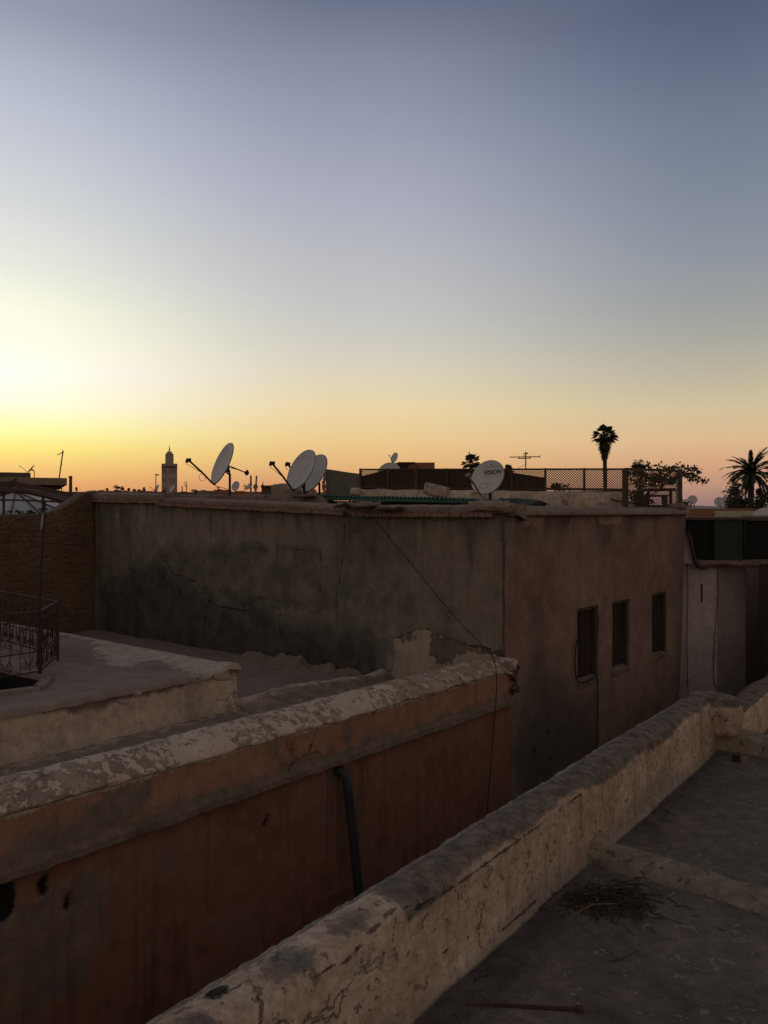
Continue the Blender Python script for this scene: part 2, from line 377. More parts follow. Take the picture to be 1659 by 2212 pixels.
M['darkrubble'] = plain('dark_broken_masonry', (.13,.10,.085), (.05,.04,.035), 12, .95, 1.0, .02)
M['twig'] = plain('dry_twig', (.085,.06,.04), (.04,.03,.022), 10, .95)
M['straw'] = plain('pale_stalk', (.17,.125,.08), (.11,.08,.055), 10, .9)
M['rod'] = plain('rusty_rod', (.07,.03,.027), (.03,.02,.018), 6, .8)
M['canvas'] = plain('grey_plastic_sheeting', (.42,.43,.42), (.34,.35,.345), .9, .7, .2, .01)
M['palm'] = plain('palm_leaf', (.04,.055,.022), (.022,.032,.014), 3, .7)
M['palmdry'] = plain('dry_palm_leaf', (.075,.05,.028), (.045,.03,.018), 3, .9)
M['bark'] = plain('palm_bark', (.10,.07,.048), (.05,.035,.026), 9, .95, 1.0, .05, stretch=(1,1,3))
M['leaf'] = plain('shrub_leaf', (.05,.065,.03), (.028,.036,.018), 2, .7)
M['leafgrey'] = plain('silver_leaf', (.10,.11,.075), (.06,.065,.045), 2, .7)
M['leafgreen'] = plain('bright_leaf', (.10,.16,.03), (.05,.09,.02), 4, .6)
M['stone'] = plain('tower_sandstone', (.45,.33,.26), (.36,.26,.20), .12, .95, .3, .2)
M['pinkhouse'] = plaster('pink_house_render', [(.26,.12,.07),(.32,.15,.09)], .5, (.2, (.2,.1,.06)))
M['tanhouse'] = plaster('tan_house_render', [(.22,.165,.12),(.29,.22,.165)], .4, (.25, (.15,.11,.08)))
M['darkhouse'] = plaster('dark_house_render', [(.10,.08,.066),(.14,.11,.09)], .4, (.25, (.08,.06,.05)))
M['greenhouse'] = plaster('grey_green_render', [(.125,.13,.10),(.155,.155,.12)], .6, (.2, (.10,.10,.08)))
M['limehouse'] = plaster('pale_green_wash', [(.42,.43,.28),(.52,.52,.36)], .8, (.3, (.2,.2,.15)))
M['hill'] = plain('far_hill', (.22,.19,.18), (.17,.15,.145), .0008, 1.0, 0)
M['glass'] = plain('dark_opening', (.02,.018,.016), (.014,.012,.011), 3, .4)

# ------------------------------------------------------------------ setting
mb = MB(); n = 96
ring = [(17000*math.cos(2*math.pi*i/n), 17000*math.sin(2*math.pi*i/n), 0) for i in range(n)]
mb.add([(0, 0, 0)]+ring, [(0, 1+i, 1+(i+1) % n) for i in range(n)])
tag(mb.build('ground', M['ground'], origin=(0,0,0)), 'brown earth ground of the lane and the town beyond', kind='structure')
# mountains on the right horizon
U = frange(1330, 2300, 6)
def hz(u): 
    b = 9+7*math.exp(-((u-1545)/55.0)**2)+10*math.exp(-((u-1950)/200.0)**2)
    return CY+3-(b+9*noise.noise(Vector((u*.012, 0, 0)))+3.0*noise.noise(Vector((u*.05, 3, 0)))+6)
mb = sheet(U, [0, .4, .75, 1.0, 1.4], lambda u, t: (lambda p: Vector((p.x*(1+.12*t), p.y*(1+.12*t), (p.z-0)*(t if t <= 1 else 1-.9*(t-1)))))(at(u, hz(u), 15000)))
tag(mb.build('hills', M['hill'], smooth=True), 'low hazy mountain ridge on the horizon at the right', kind='structure')

# ------------------------------------------------------------------ our own roof terrace (near building)
near = thing('terrace_building', 'near roof terrace with rounded ochre parapet and dusty cement floor', 'roof terrace', P1(3, 0, -8))
prof = [(2.10,-2.415),(2.155,-2.385),(2.18,-2.33),(2.185,-2.2),(2.19,-2.1),(2.195,-2.0),(2.20,-1.935),(2.205,-1.90),(2.222,-1.872),(2.26,-1.852),(2.31,-1.84),(2.36,-1.838),(2.41,-1.846),(2.445,-1.862),(2.462,-1.882),(2.485,-1.892),(2.515,-1.900),(2.535,-1.925),(2.54,-1.99),(2.53,-2.2),(2.53,-3.0),(2.53,-5.0),(2.53,-8.0)]
# resample profile finely
def resample(prof, step, zmin):
    out_ = [prof[0]]
    for a, b in zip(prof, prof[1:]):
        L = math.hypot(b[0]-a[0], b[1]-a[1]); st = step if a[1] > zmin else .5
        k = max(1, int(round(L/st)))
        for i in range(1, k+1): out_.append((a[0]+(b[0]-a[0])*i/k, a[1]+(b[1]-a[1])*i/k))
    return out_
pr = resample(prof, .022, -2.0)
arc = [0.0]
for a, b in zip(pr, pr[1:]): arc.append(arc[-1]+math.hypot(b[0]-a[0], b[1]-a[1]))
arc = np.array(arc); prA = np.array(pr)
i_edge = next(i for i, q in enumerate(pr) if q[0] >= 2.46); a_edge = arc[i_edge]          # where the thin outer ledge starts
a_band0 = arc[next(i for i, q in enumerate(pr) if q[1] >= -1.905)]
SN = frange(-3.0, 8.62, .024)
def near_pt(s, a):
    k = min(len(pr)-1, max(0, int(np.searchsorted(arc, a-1e-9)))); p, z = pr[k]
    env = 1.0 if z > -2.45 else .3
    h = .008*ns(s, z*1.0, p*1.0, .6)+.004*ns(s, z+3, p, 4)+.004*ns(s, z, p+9, 14)+.005*ns(s, z, p+2, 34)
    if z > -2.41:
        if p < 2.24: p -= h*.9*min(1, (z+2.45)/.2)
        elif p > 2.5: p += h*.8
        if z > -1.92: z += h*1.1+.014*noise.noise(Vector((s*.7, 5, 0)))
    if 2.448 < p < 2.50 and z > -1.93: z -= .016+.02*max(0, ns(s, 3, 0, 2.2))
    # rounded shoulder at the end
    if s > 8.46 and z > -2.3:
        t = (s-8.46)/.16; z -= (1-math.sqrt(max(0, 1-min(1, t)**2.2)))*.10*max(0, min(1, (z+2.3)/.4))
    return P1(s, p, z)
def pick(u, v, p=2.195):                # photo px -> s, arc on the inner face
    s, z = sz1(u, v, p)
    k = int(np.argmin(np.abs(prA[:i_edge//2+12, 1]-z))); return (s, float(arc[k]))
def L1(pts): return [pick(u, v) for u, v in pts]
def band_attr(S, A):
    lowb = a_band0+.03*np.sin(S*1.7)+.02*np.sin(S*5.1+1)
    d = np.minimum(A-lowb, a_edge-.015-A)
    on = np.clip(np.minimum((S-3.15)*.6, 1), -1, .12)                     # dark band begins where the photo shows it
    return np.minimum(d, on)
def edge_attr(S, A): return np.minimum(A-a_edge+.0, (a_edge+.12)-A)*1.0
def low_attr(S, A): return (.20+.05*np.sin(S*1.3)+.05*np.sin(S*3.1)) - A
def blot(S, A):
    f = union(lambda S, A: .08-np.hypot((S-2.45)*.7, A-a_band0-.13), lambda S, A: .06-np.hypot((S-1.9)*.6, A-a_band0-.1), lambda S, A: .05-np.hypot((S-2.85)*.5, A-a_band0-.12), lambda S, A: .07-np.hypot((S-2.35)*.9, A-.2))
    return f(S, A)
def crk(S, A):
    c1 = [(1.5, a_edge-.03), (1.95, a_edge-.05), (2.2, a_edge-.02), (2.6, a_edge-.035), (3.0, a_edge-.01), (3.6, a_edge-.02), (4.2, a_edge-.012), (5.4, a_edge-.01)]
    c2 = [(2.45, a_band0+.02), (2.7, a_band0-.02), (2.9, a_band0+.03), (3.1, a_band0+.06), (3.25, a_band0+.0), (3.6, a_band0-.02), (4.3, a_band0-.015), (5.2, a_band0)]
    c3 = L1([(1078, 2005), (1110, 1978), (1150, 1945), (1175, 1895)])
    c4 = L1([(927, 2110), (955, 2080), (962, 2060)])
    c5 = [(2.06, a_edge-.02), (2.1, a_edge-.12), (2.25, a_edge-.16), (2.2, a_band0+.02), (2.12, a_band0-.12)]
    return sdl([c1, c2, c3, c4, c5])(S, A)
def holes(S, A): return np.maximum(.035-np.hypot((S-2.12)*.8, A-(a_edge-.1)), .018-np.hypot(S-2.95, A-(a_band0-.08)))
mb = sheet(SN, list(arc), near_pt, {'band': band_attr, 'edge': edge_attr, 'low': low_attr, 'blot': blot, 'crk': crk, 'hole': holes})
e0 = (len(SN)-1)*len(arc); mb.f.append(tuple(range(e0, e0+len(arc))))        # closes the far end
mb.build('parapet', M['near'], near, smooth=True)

# return block at the end of the parapet and cross wall with its drain opening
def lump(c, size, ax, ay, mat, name, parent=None, amp=.02, fr=5, sub=5, rnd=.25, label=None, cat=None, kind=None, group=None):
    """rounded uneven block"""
    bm = bmesh.new(); bmesh.ops.create_cube(bm, size=2.0)
    bmesh.ops.subdivide_edges(bm, edges=bm.edges[:], cuts=sub, use_grid_fill=True)
    ax = Vector(ax).normalized(); ay = Vector(ay).normalized(); az = ax.cross(ay); c = Vector(c)
    mb = MB()
    for v in bm.verts:
        q = v.co; ln = max(abs(q.x), abs(q.y), abs(q.z)); sph = q.normalized()*1.15
        r_ = q.lerp(sph, rnd); 
        w_ = c+ax*(r_.x*size[0]/2)+ay*(r_.y*size[1]/2)+az*(r_.z*size[2]/2)
        nn = Vector((ns(w_.x, w_.y, w_.z, fr), ns(w_.x+7, w_.y, w_.z, fr), ns(w_.x, w_.y+5, w_.z, fr)))+.5*Vector((ns(w_.x, w_.y, w_.z, fr*3), ns(w_.x+7, w_.y, w_.z, fr*3), ns(w_.x, w_.y+5, w_.z, fr*3)))
        mb.v.append(tuple(w_+nn*amp))
    bm.verts.index_update(); mb.f = [tuple(v.index for v in f_.verts) for f_ in bm.faces]; bm.free()
    o_ = mb.build(name, mat, parent, smooth=True)
    return tag(o_, label, cat, group, kind)
d1 = Vector((S1, C1, 0)); n1 = Vector((C1, -S1, 0)); d2 = Vector((S2, C2, 0)); n2 = Vector((C2, -S2, 0))
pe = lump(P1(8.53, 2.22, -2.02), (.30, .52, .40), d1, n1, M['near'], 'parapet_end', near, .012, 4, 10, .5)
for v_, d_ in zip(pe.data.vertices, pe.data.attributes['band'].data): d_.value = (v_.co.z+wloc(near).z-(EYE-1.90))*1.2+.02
# cross wall: from the end of the parapet to the right
def cross_pt(a, b):     # a along n1 (metres), b profile arc 0..1
    pts = [(-.02,-2.42),(0,-2.36),(.01,-2.25),(.03,-2.20),(.10,-2.185),(.2,-2.19),(.24,-2.22),(.25,-2.6)]
    k = int(round(b)); ds, z = pts[k]
    z = z if z < -2.3 else z+.05*math.exp(-a*2)+.02*noise.noise(Vector((a*2, 1, 0)))
    ds += .02*noise.noise(Vector((a*3, z*4, 2)))
    return P1(8.42+ds, 2.24-a, z)
mb = sheet(frange(0, 8, .08), list(range(8)), cross_pt)
mb.build('cross_wall', M['curb'], near, smooth=True)
# drain opening in the cross wall and the stub lying in it
dp = onz(1591, 1652, -2.4); 
mb = MB(); mb.box(dp+Vector((0,0,.055))-d1*.03, (.055, .06, .09), n1, d1); mb.build('drain_opening', M['darkint'], near)
mb = MB(); q = onz(1604, 1655, -2.4); mb.tube([q+Vector((0,0,.10)), q+Vector((.0,-.02,.045)), q+Vector((.012,-.04,-.0))], [.026,.028,.018], 8); mb.build('drain_spout', M['ledge'], near)
# next stretch of parapet beyond, lower
prof2 = [(2.10,-2.62),(2.16,-2.45),(2.18,-2.28),(2.21,-2.22),(2.30,-2.20),(2.42,-2.21),(2.50,-2.26),(2.52,-2.4),(2.52,-8)]
def low_par(s, b):
    p, z = prof2[int(b)]; hh = .03*ns(s, z, p, 1.7)+.012*ns(s, z, p, 6)
    return P1(s, p+hh*.5, z+(hh if z > -2.5 else 0))
mb = sheet(frange(8.6, 22, .07), list(range(len(prof2))), low_par, {'band': lambda S, A: np.where((A > 2.4) & (A < 6.5), .06, -.2), 'edge': lambda S, A: A*0-1, 'low': lambda S, A: A*0-1, 'blot': lambda S, A: A*0-1, 'hole': lambda S, A: A*0-1, 'crk': lambda S, A: A*0-1})
mb.build('lower_parapet', M['near'], near, smooth=True)
mb = MB(); mb.prism([tuple(P1(8.66, 2.15, 0))[:2], tuple(P1(8.66, -6, 0))[:2], tuple(P1(22, -6, 0))[:2], tuple(P1(22, 2.15, 0))[:2]], 0, EYE-2.58); mb.build('lower_roof', M['floor'], near)
# roof floor
def floor_pt(s, p):
    h = .022*ns(s, p, 0, .9)+.010*ns(s, p, 4, 3.1)+.005*ns(s, p, 7, 11)
    e = max(0, 1-abs(p-2.12)/.28); h += .045*e*e
    return P1(s, p, -2.40+h)
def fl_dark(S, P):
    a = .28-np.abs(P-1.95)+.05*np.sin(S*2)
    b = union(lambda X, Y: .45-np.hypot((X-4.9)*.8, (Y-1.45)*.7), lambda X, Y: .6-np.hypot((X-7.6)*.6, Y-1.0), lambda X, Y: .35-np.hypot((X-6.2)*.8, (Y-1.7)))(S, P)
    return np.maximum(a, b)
def fl_light(S, P):
    return union(lambda X, Y: .14-np.hypot((X-3.1)*.4, (Y-1.55)), lambda X, Y: .22-np.hypot((X-7.0)*.5, (Y-.2)), lambda X, Y: .2-np.hypot((X-3.6)*.6, (Y-.5)))(S, P)
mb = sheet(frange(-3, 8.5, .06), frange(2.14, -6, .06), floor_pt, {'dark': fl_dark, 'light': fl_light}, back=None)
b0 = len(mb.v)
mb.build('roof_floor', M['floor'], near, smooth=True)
mb = MB(); mb.prism([tuple(P1(-3, 2.13, 0))[:2], tuple(P1(-3, -6, 0))[:2], tuple(P1(8.5, -6, 0))[:2], tuple(P1(8.5, 2.13, 0))[:2]], 0, EYE-2.47); mb.build('house_body', M['cream'], near)
# mortar curb across the floor
cA = onz(1290, 1852, -2.4); cB = onz(1660, 1962, -2.4); cd = (cB-cA).normalized(); cn = Vector((cd.y, -cd.x, 0))
def curb_pt(t, b):
    ang = math.pi*b; wd = .16+.03*noise.noise(Vector((t*2, 0, 0))); ht = (.15+.03*noise.noise(Vector((t*1.5, 4, 0))))
    ht += .10*max(0, 1-abs(t+.02)/.14)**1.5
    x = -math.cos(ang)*wd*(1.5 if b > .5 else .7); z = math.sin(ang)**(1.15 if b > .5 else .7)*ht
    q = cA+cd*t+cn*x; 
    return Vector((q.x, q.y, EYE-2.432+z+.016*ns(q.x, q.y, z, 6)+.010*ns(q.x, q.y, z, 19)))
mb = sheet(frange(-.30, 5.5, .03), frange(0, 1, 1/18), curb_pt); mb.build('floor_curb', M['curb'], near, smooth=True)

# things lying on our roof
rnd = random.Random(3)
mb = MB(); pc = onz(1312, 1958, -2.385)
for i in range(210):
    r_ = rnd.gauss(0, .22); q = pc+n1*(r_*.85)+d1*rnd.gauss(r_*.25, .085)*1.0+Vector((0, 0, .012+abs(rnd.gauss(0, .045))*max(0, 1-abs(r_)/.4)))
    a = rnd.gauss(0, .5); L = rnd.uniform(.04, .22); dd = (n1*math.cos(a)+d1*math.sin(a)); dz = rnd.uniform(-.05, .12)
    m1 = q+dd*L*.5+Vector((0, 0, L*dz+.01)); mb.tube([q, m1, q+dd*L+Vector((rnd.uniform(-.02,.02), rnd.uniform(-.02,.02), L*dz*.5))], [.005*rnd.uniform(.4,2.0), .0035, .0012], 4)
for i in range(3200):
    r_ = rnd.gauss(0, .19); q = pc+n1*r_+d1*rnd.gauss(r_*.25, .10)+Vector((0, 0, .006+abs(rnd.gauss(0, .035))*max(.15, 1-abs(r_)/.4)))
    a = Vector((rnd.gauss(0,1), rnd.gauss(0,1), rnd.gauss(0,.6))).normalized(); b = a.orthogonal().normalized(); s_ = rnd.uniform(.008, .026)
    mb.add([q-a*s_, q+b*s_*.4, q+a*s_, q-b*s_*.4], [(0,1,2,3)])
tag(mb.build('twig_pile', M['twig']), 'dark pile of dry twigs and leaves on the roof floor beside the mortar curb', 'twigs', kind='stuff')
mb = MB(); a = onz(1226, 1992, -2.36); b = onz(1335, 1952, -2.30); mb.tube([a+Vector((0,0,.03)), (a+b)/2+Vector((0,0,.05)), b], [.004,.004,.002], 5)
tag(mb.build('dry_stalk', M['straw']), 'thin pale dry stalk lying across the twig pile', 'stalk')
mb = MB(); a = onz(1003, 2173, -2.362); b = onz(1254, 2181, -2.362); mb.tube([a, a.lerp(b, .35)+Vector((0,0,.006)), b], .011, 8); mb.tube([b-Vector((.02,0,0)), b+Vector((.01,0,0))], .02, 8)
tag(mb.build('iron_rod', M['rod']), 'thin rusty rod lying on the roof floor near the bottom of the view', 'rod')
for k, (u, v, s_, lab) in enumerate([(1512, 1995, .035, 'small dark clod on the roof floor right of the twig pile'), (1592, 1642, .0, ''), (1210, 1978, .018, 'tiny pale stone just left of the twig pile'), (1640, 2040, .03, 'small dark clod at the right edge below the curb'), (1610, 1668, .02, 'small pebble on the floor in front of the drain spout'), (1395, 2160, .022, 'small stone on the floor to the right of the rusty rod')]):
    if s_: lump(onz(u, v, -2.39)+Vector((0,0,s_*.3)), (s_*1.8, s_*1.3, s_), n1, d1, M['darkrubble'] if 'dark' in lab else M['rubble'], 'pebble', None, .006, 30, 2, .6, lab, 'pebble')
mb = MB()
for i in range(900):
    s = rnd.uniform(1.5, 8.3); p = 2.05-abs(rnd.gauss(0, .9)); q = P1(s, p, -2.392+.02*ns(s, p, 0, .9)); r_ = rnd.uniform(.003, .010)
    mb.box(q, (r_*2, r_*1.4, r_), (rnd.uniform(-1,1), rnd.uniform(-1,1), .1), (0.1, 1, .3), jit=r_*.3)
tag(mb.build('grit', M['rubble']), 'loose grit scattered over the roof floor', 'grit', kind='stuff')

# ------------------------------------------------------------------ red house across the lane
red = thing('red_house', 'terracotta red house across the lane with flaking whitewashed coping and grey ledge', 'house', P2(3.5, 9, -8))
SR = frange(-2.5, 8.98, .045)
def poly2(pts, p): return [sp2(u, v, p) for u, v in pts]
def red_pt(s, z):
    p = 5.37+.012*ns(s, z, 0, 1.0)+.006*ns(s, z, 3, 5)
    for hu, hv, r_ in ((577, 1776, .035), (97, 1915, .05), (150, 1955, .045), (8, 1945, .09)):
        hs, hz_ = sp2(hu, hv, 5.36); d_ = math.hypot(s-hs, (z-hz_)*.7)
        if d_ < r_*1.3: p += .07*(1-d_/(r_*1.3))
    return P2(s, p, z)
hol = union(*[(lambda hs, hz_, r_: (lambda X, Y: r_-np.hypot(X-hs, (Y-hz_)*.6)))(*sp2(u, v, 5.36), r_) for u, v, r_ in ((577,1776,.022),(97,1915,.04),(150,1955,.03),(8,1945,.09))])
gr = union(sdp(poly2([(-60,1900),(60,1905),(300,1850),(330,1870),(270,1960),(190,2100),(120,2212),(-60,2330)], 5.36)), sdp(poly2([(360,1795),(395,1790),(380,1900),(340,1960),(330,1900)], 5.36)), sdp(poly2([(715,1665),(745,1660),(760,1760),(735,1780),(715,1720)], 5.36)))
mb = sheet(SR, frange(-8, -2.42, .06), red_pt, {'grey': lambda S, Z: gr(S, Z)-.12, 'hole': hol, 'crk': lambda S, Z: S*0-1}, back=Vector((-C2*.4, S2*.4, 0)))
mb.build('wall', M['red'], red, smooth=False)
def par_pt(s, z):
    t = (z+2.30)/.33; p = 5.335+.012*ns(s, z, 2, 2)+.006*ns(s, z, 5, 9)
    return P2(s, p, z)
greyp = union(sdp(poly2([(230,1700),(345,1665),(330,1730),(300,1760),(390,1735),(380,1800),(0,1905),(0,1860),(60,1800),(180,1760)], 5.335)), sdp(poly2([(575,1625),(600,1615),(610,1650),(590,1668),(575,1650)], 5.335)), lambda X, Y: (-2.27-Y)*1.0, sdp(poly2([(740,1545),(757,1543),(757,1620),(745,1630)], 5.335)))
drip = lambda X, Y: (Y+2.02)*1.0
mb = sheet(SR, frange(-2.36, -1.955, .03), par_pt, {'grey': lambda S, Z: greyp(S, Z), 'drip': drip}, back=Vector((-C2*.3, S2*.3, 0)))
mb.build('parapet_face', M['redpar'], red)
# ledge under the parapet
pl = [(5.38,-2.425),(5.33,-2.422),(5.287,-2.418),(5.282,-2.41),(5.285,-2.36),(5.292,-2.35),(5.32,-2.325),(5.36,-2.30)]
def ledge_pt(s, b):
    p, z = pl[int(b)]; hh = .005*ns(s, z*3, p, 3)+.006*ns(s, z*5, p, 12)+.003*ns(s, z, p, 30); return P2(s, p+hh, z+hh)
mb = sheet(frange(-2.5, 8.98, .025), list(range(len(pl))), ledge_pt); mb.build('ledge', M['ledge'], red, smooth=False)
# coping: sloping whitewashed cap
cp = resample([(5.36,-2.02),(5.325,-2.00),(5.295,-1.985),(5.295,-1.965),(5.33,-1.935),(5.38,-1.905),(5.44,-1.868),(5.50,-1.840),(5.55,-1.825),(5.60,-1.828),(5.645,-1.86),(5.665,-1.95),(5.68,-2.2),(5.70,-2.41)], .03, -3)
def cop_pt(s, b):
    p, z = cp[int(b)]; hh = .012*ns(s, z, p, 1.0)+.008*ns(s, z*2, p*2, 5)+.008*ns(s, z*2, p*2, 16)
    lipf = 1 if z < -1.955 else 0
    z += hh if not lipf else hh*1.6+.02*ns(s, 0, 0, 3.2)
    if s > 8.55: z -= .10*((s-8.55)/.45)**2
    return P2(s, p-hh*.5, z)
mb = sheet(frange(-2.5, 8.98, .03), list(range(len(cp))), cop_pt); e0 = len(mb.v)-len(cp); mb.f.append(tuple(range(e0, e0+len(cp))))
mb.build('coping', M['whitewash'], red, smooth=True)
# roof surfaces
def rf_pt(s, p): return P2(s, p, -2.40+.02*ns(s, p, 0, 1.3)+.008*ns(s, p, 0, 5))
mb = sheet(frange(-2.5, 9.0, .1), frange(5.66, 7.80, .1), rf_pt, {'white': lambda S, P: -np.abs(P-7.65)*.5+.03}); mb.build('roof_floor', M['roof_red'], red, smooth=True)
mb = sheet(frange(6.4, 9.0, .1), frange(7.7, 15.1, .1), rf_pt, {'white': lambda S, P: S*0-1}); mb.build('back_roof_floor', M['roof_red'], red, smooth=True)
# raised part of the roof with its cream riser
RZ = -1.90
def kerb_up(s):
    e = max(0, 1-abs(s-6.36)/.26); return .065*e*e*(3-2*e)
def riser_pt(s, z):
    return P2(s, 7.74+.02*ns(s, z, 0, 1.2)+.012*ns(s, z, 1, 5)-.03*max(0, (-2.2-z)/.2), z+(kerb_up(s) if z > RZ-.06 else 0)+(.018*ns(s, 3, 0, 2)+.018*ns(s, 3, 0, 7)-.02*max(0, ns(s, 8, 0, 13)) if z > -2.0 else 0))
mb = sheet(frange(-2.5, 6.5, .05), frange(-2.42, RZ, .035), riser_pt, {'band': lambda S, Z: (Z-(RZ-.10+.05*np.sin(S*2.3)-.03*np.sin(S*6)))})
mb.build('riser', M['cream'], red, smooth=True)
def side_pt(p, z): return P2(6.5+.02*ns(p, z, 4, 2), p, z+(.02*ns(p, 1, 0, 2) if z > -2.0 else 0))
mb = sheet(frange(7.74, 15.1, .08), frange(-2.42, RZ+.0, .05), side_pt, {'band': lambda S, Z: Z-(RZ+.0)}); mb.build('riser_side', M['cream'], red, smooth=True)
# raised roof surface with the stairwell notch (notch corners from the photo)
nA = onz(96, 1468, RZ); nB = onz(78, 1489, RZ); nC = onz(-60, 1507, RZ); nD = onz(-60, 1436, RZ)
def to2(q): return (S2*q.x+C2*q.y, S2*q.y-C2*q.x)
hole2 = [to2(q) for q in (nA, nB, nC, nD)]
inh = sdp(hole2)
AS = frange(-2.5, 6.5, .07)+[6.53, 6.545]; AP = [7.70, 7.712, 7.735]+frange(7.77, 15.1, .07)
def rr_pt(s, p):
    z = RZ+.012*ns(s, p, 0, 1.3)+.006*ns(s, p, 0, 6)+(.018*ns(s, 3, 0, 7) if p < 7.85 else 0)
    z += kerb_up(s)
    e2 = max(0, 1-abs(p-7.80)/.15); z += .02*e2+.012*ns(s, 1, 0, 4)*e2
    if p < 7.705: z -= .07
    elif p < 7.72: z -= .022
    if s > 6.54: z = min(z, RZ-.05)
    return P2(s, p, z)
wh = union(sdp([to2(onz(u, v, RZ)) for u, v in [(135,1362),(515,1437),(512,1462),(420,1462),(330,1425),(290,1440),(235,1440),(205,1412),(190,1385),(150,1378)]]), sdp([to2(onz(u, v, RZ)) for u, v in [(100,1530),(150,1525),(130,1538),(105,1540)]]))
mb = sheet(AS, AP, rr_pt, {'white': lambda S, P: np.maximum(wh(S, P)-.05, (S-6.30)*1.2)})
nb = len(AP); keep = []
SS, PP = np.meshgrid(np.array(AS), np.array(AP), indexing='ij'); D = inh(SS, PP).ravel()
mb.f = [f_ for f_ in mb.f if max(D[i] for i in f_) < 0.0]
mb.build('raised_roof', M['roof_red'], red, smooth=True)
mb = MB()
hp = [P2(a, b, RZ+.012) for a, b in hole2]
ctr = sum(hp, Vector())/4
for i in range(4):
    a, b = hp[i], hp[(i+1) % 4]; a2 = a+Vector((0,0,-1.6)); b2 = b+Vector((0,0,-1.6)); oa = a+(a-ctr).normalized()*.10; ob_ = b+(b-ctr).normalized()*.10
    mb.add([a, b, b2, a2], [(0,1,2,3)]); 
mb.add([q+Vector((0,0,-1.6)) for q in hp], [(0,1,2,3)])
mb.build('stairwell_shaft', M['darkint'], red)
mb = MB()
for i in range(4):
    a, b = hp[i], hp[(i+1) % 4]; off = Vector((0, 0, .0))
    mb.bar(a+(a-ctr).normalized()*.045+off, b+(b-ctr).normalized()*.045+off, .12, .05)
mb.build('stairwell_kerb', M['roof_red'], red)
# low mortar ridge continuing the riser towards the grey wall
def rid_pt(s, b):
    pts = [(7.0,-2.43),(7.2,-2.385),(7.4,-2.33),(7.55,-2.275),(7.68,-2.25),(7.78,-2.29),(7.85,-2.45)]
    p, z = pts[int(b)]; t = (s-6.5)/2.5; zz = z+.05*(math.sin(t*5)*.5)+.03*ns(s, p, z, 2)+.015*ns(s, p, z, 8)
    return P2(s, p+.05*ns(s, 2, 0, 2)-.35*t*(p-7.2 if p > 7.2 else 0), max(-2.44, zz if z > -2.4 else z))
mb = sheet(frange(6.35, 9.0, .04), list(range(7)), rid_pt, {'band': lambda S, A: .06-np.abs(A-2)*.05}); mb.f.append(tuple(range(7))); mb.build('mortar_ridge', M['cream'], red, smooth=True)
# heaps of fallen plaster along the foot of the grey wall
for i, (u, wdt, h_, dp) in enumerate([(545, .42, .17, .30), (628, .50, .22, .36), (698, .34, .17, .26), (757, .28, .15, .22), (802, .24, .10, .18)]):
    pp = pz2(u, 0, 8.85)[0]
    def hp_pt(a, b):
        a_ = a+.16*ns(a+i, b, 5, 2.5); r2 = (a_/wdt)**2*(.7 if a_ > 0 else 1.5)+((b-dp*.1)/dp)**2; z = -2.44+h_*.75/(1+r2*r2*2.5)*(1+.45*ns(a+i*3, b, 0, 2.5))+.045*ns(a+i, b, 1, 7)+.025*ns(a, b+i, 2, 17)
        return P2(9.0-b, pp+a, z-.05*max(0, r2-1))
    tag(sheet(frange(-wdt*1.5, wdt*1.5, .035), frange(-.0, dp*1.7, .035), hp_pt).build('plaster_heap', M['heap'], smooth=False),
         ['pale heap of fallen plaster below the grey wall, beside the raised roof corner', 'rounded heap of fallen plaster against the grey wall, second from the left', 'middle heap of fallen plaster under the vertical seam of the grey wall', 'small heap of plaster left of the cream patch on the grey wall', 'smallest low heap of plaster at the foot of the cream patch'][i], 'rubble heap', group='plaster heaps along the grey wall')
# broken end of the red parapet
rr = random.Random(5)
for i in range(16):
    s = 8.955+rr.uniform(-.03, .05); z = rr.uniform(-2.30, -1.93); p = 5.33+rr.uniform(-.035, .04)
    lump(P2(s, p, z), (rr.uniform(.07,.13), rr.uniform(.05,.10), rr.uniform(.05,.09)), (rr.uniform(.5,1), rr.uniform(-.6,1), .2), (-.3, 1, .2), M['darkrubble'], 'stone', red, .02, 14, 2, .35)
lump(P2(8.92, 5.45, -1.93), (.2, .34, .14), d2, n2, M['whitewash'], 'coping_end', red, .02, 8, 5, .4)
# downpipe
ua, ub = sp2(744, 1668, 5.28), sp2(776, 1930, 5.26); uc = sp2(782, 2020, 5.26)
mb = MB(); mb.tube([P2(ua[0]-.03, 5.42, ua[1]-.0), P2(ua[0], 5.33, ua[1]+.0), P2(ua[0]+.03, 5.28, ua[1]-.05), P2(ua[0]+.035, 5.27, ua[1]-.15), P2(ub[0], 5.26, ub[1]), P2(uc[0], 5.26, -7.9)], [.047,.05,.05,.047,.047,.047], 12)
tag(mb.build('drainpipe', M['pipe'], smooth=True), 'grey plastic drainpipe running down the red wall below its ledge', 'pipe')

# ------------------------------------------------------------------ grey house (corner house with three windows)
house = thing('grey_house', 'big corner house with a grey cement wall and a brown wall with three shuttered windows', 'house', P2(12, 10, -8))
def pp9(pts): return [pz2(u, v, 9.03) for u, v in pts]
topL = lambda p: -.055 if p < 8.12 else (-.05+(p-8.12)*.036 if p < 12.9 else .155+(p-12.9)*.02)
PW = frange(5.50, 15.5, .05); TT = frange(0, 1, 1/110)
def gw_pt(p, t):
    z1 = topL(p)+.02; z = -6.0+(z1+6.0)*(t**.55) if False else (-6.0+(z1+6.0)*t)
    return P2(9.03-.02*ns(p, z, 0, .7)-.012*ns(p, z, 5, 3)-.004*ns(p, z, 5, 11), p, z)
def ZG(P, T):
    tl = np.where(P < 8.12, -.055, np.where(P < 12.9, -.05+(P-8.12)*.036, .155+(P-12.9)*.02)); return -6.0+(tl+.02+6.0)*T
def wrapz(f): return lambda P, T: f(P, ZG(P, T))
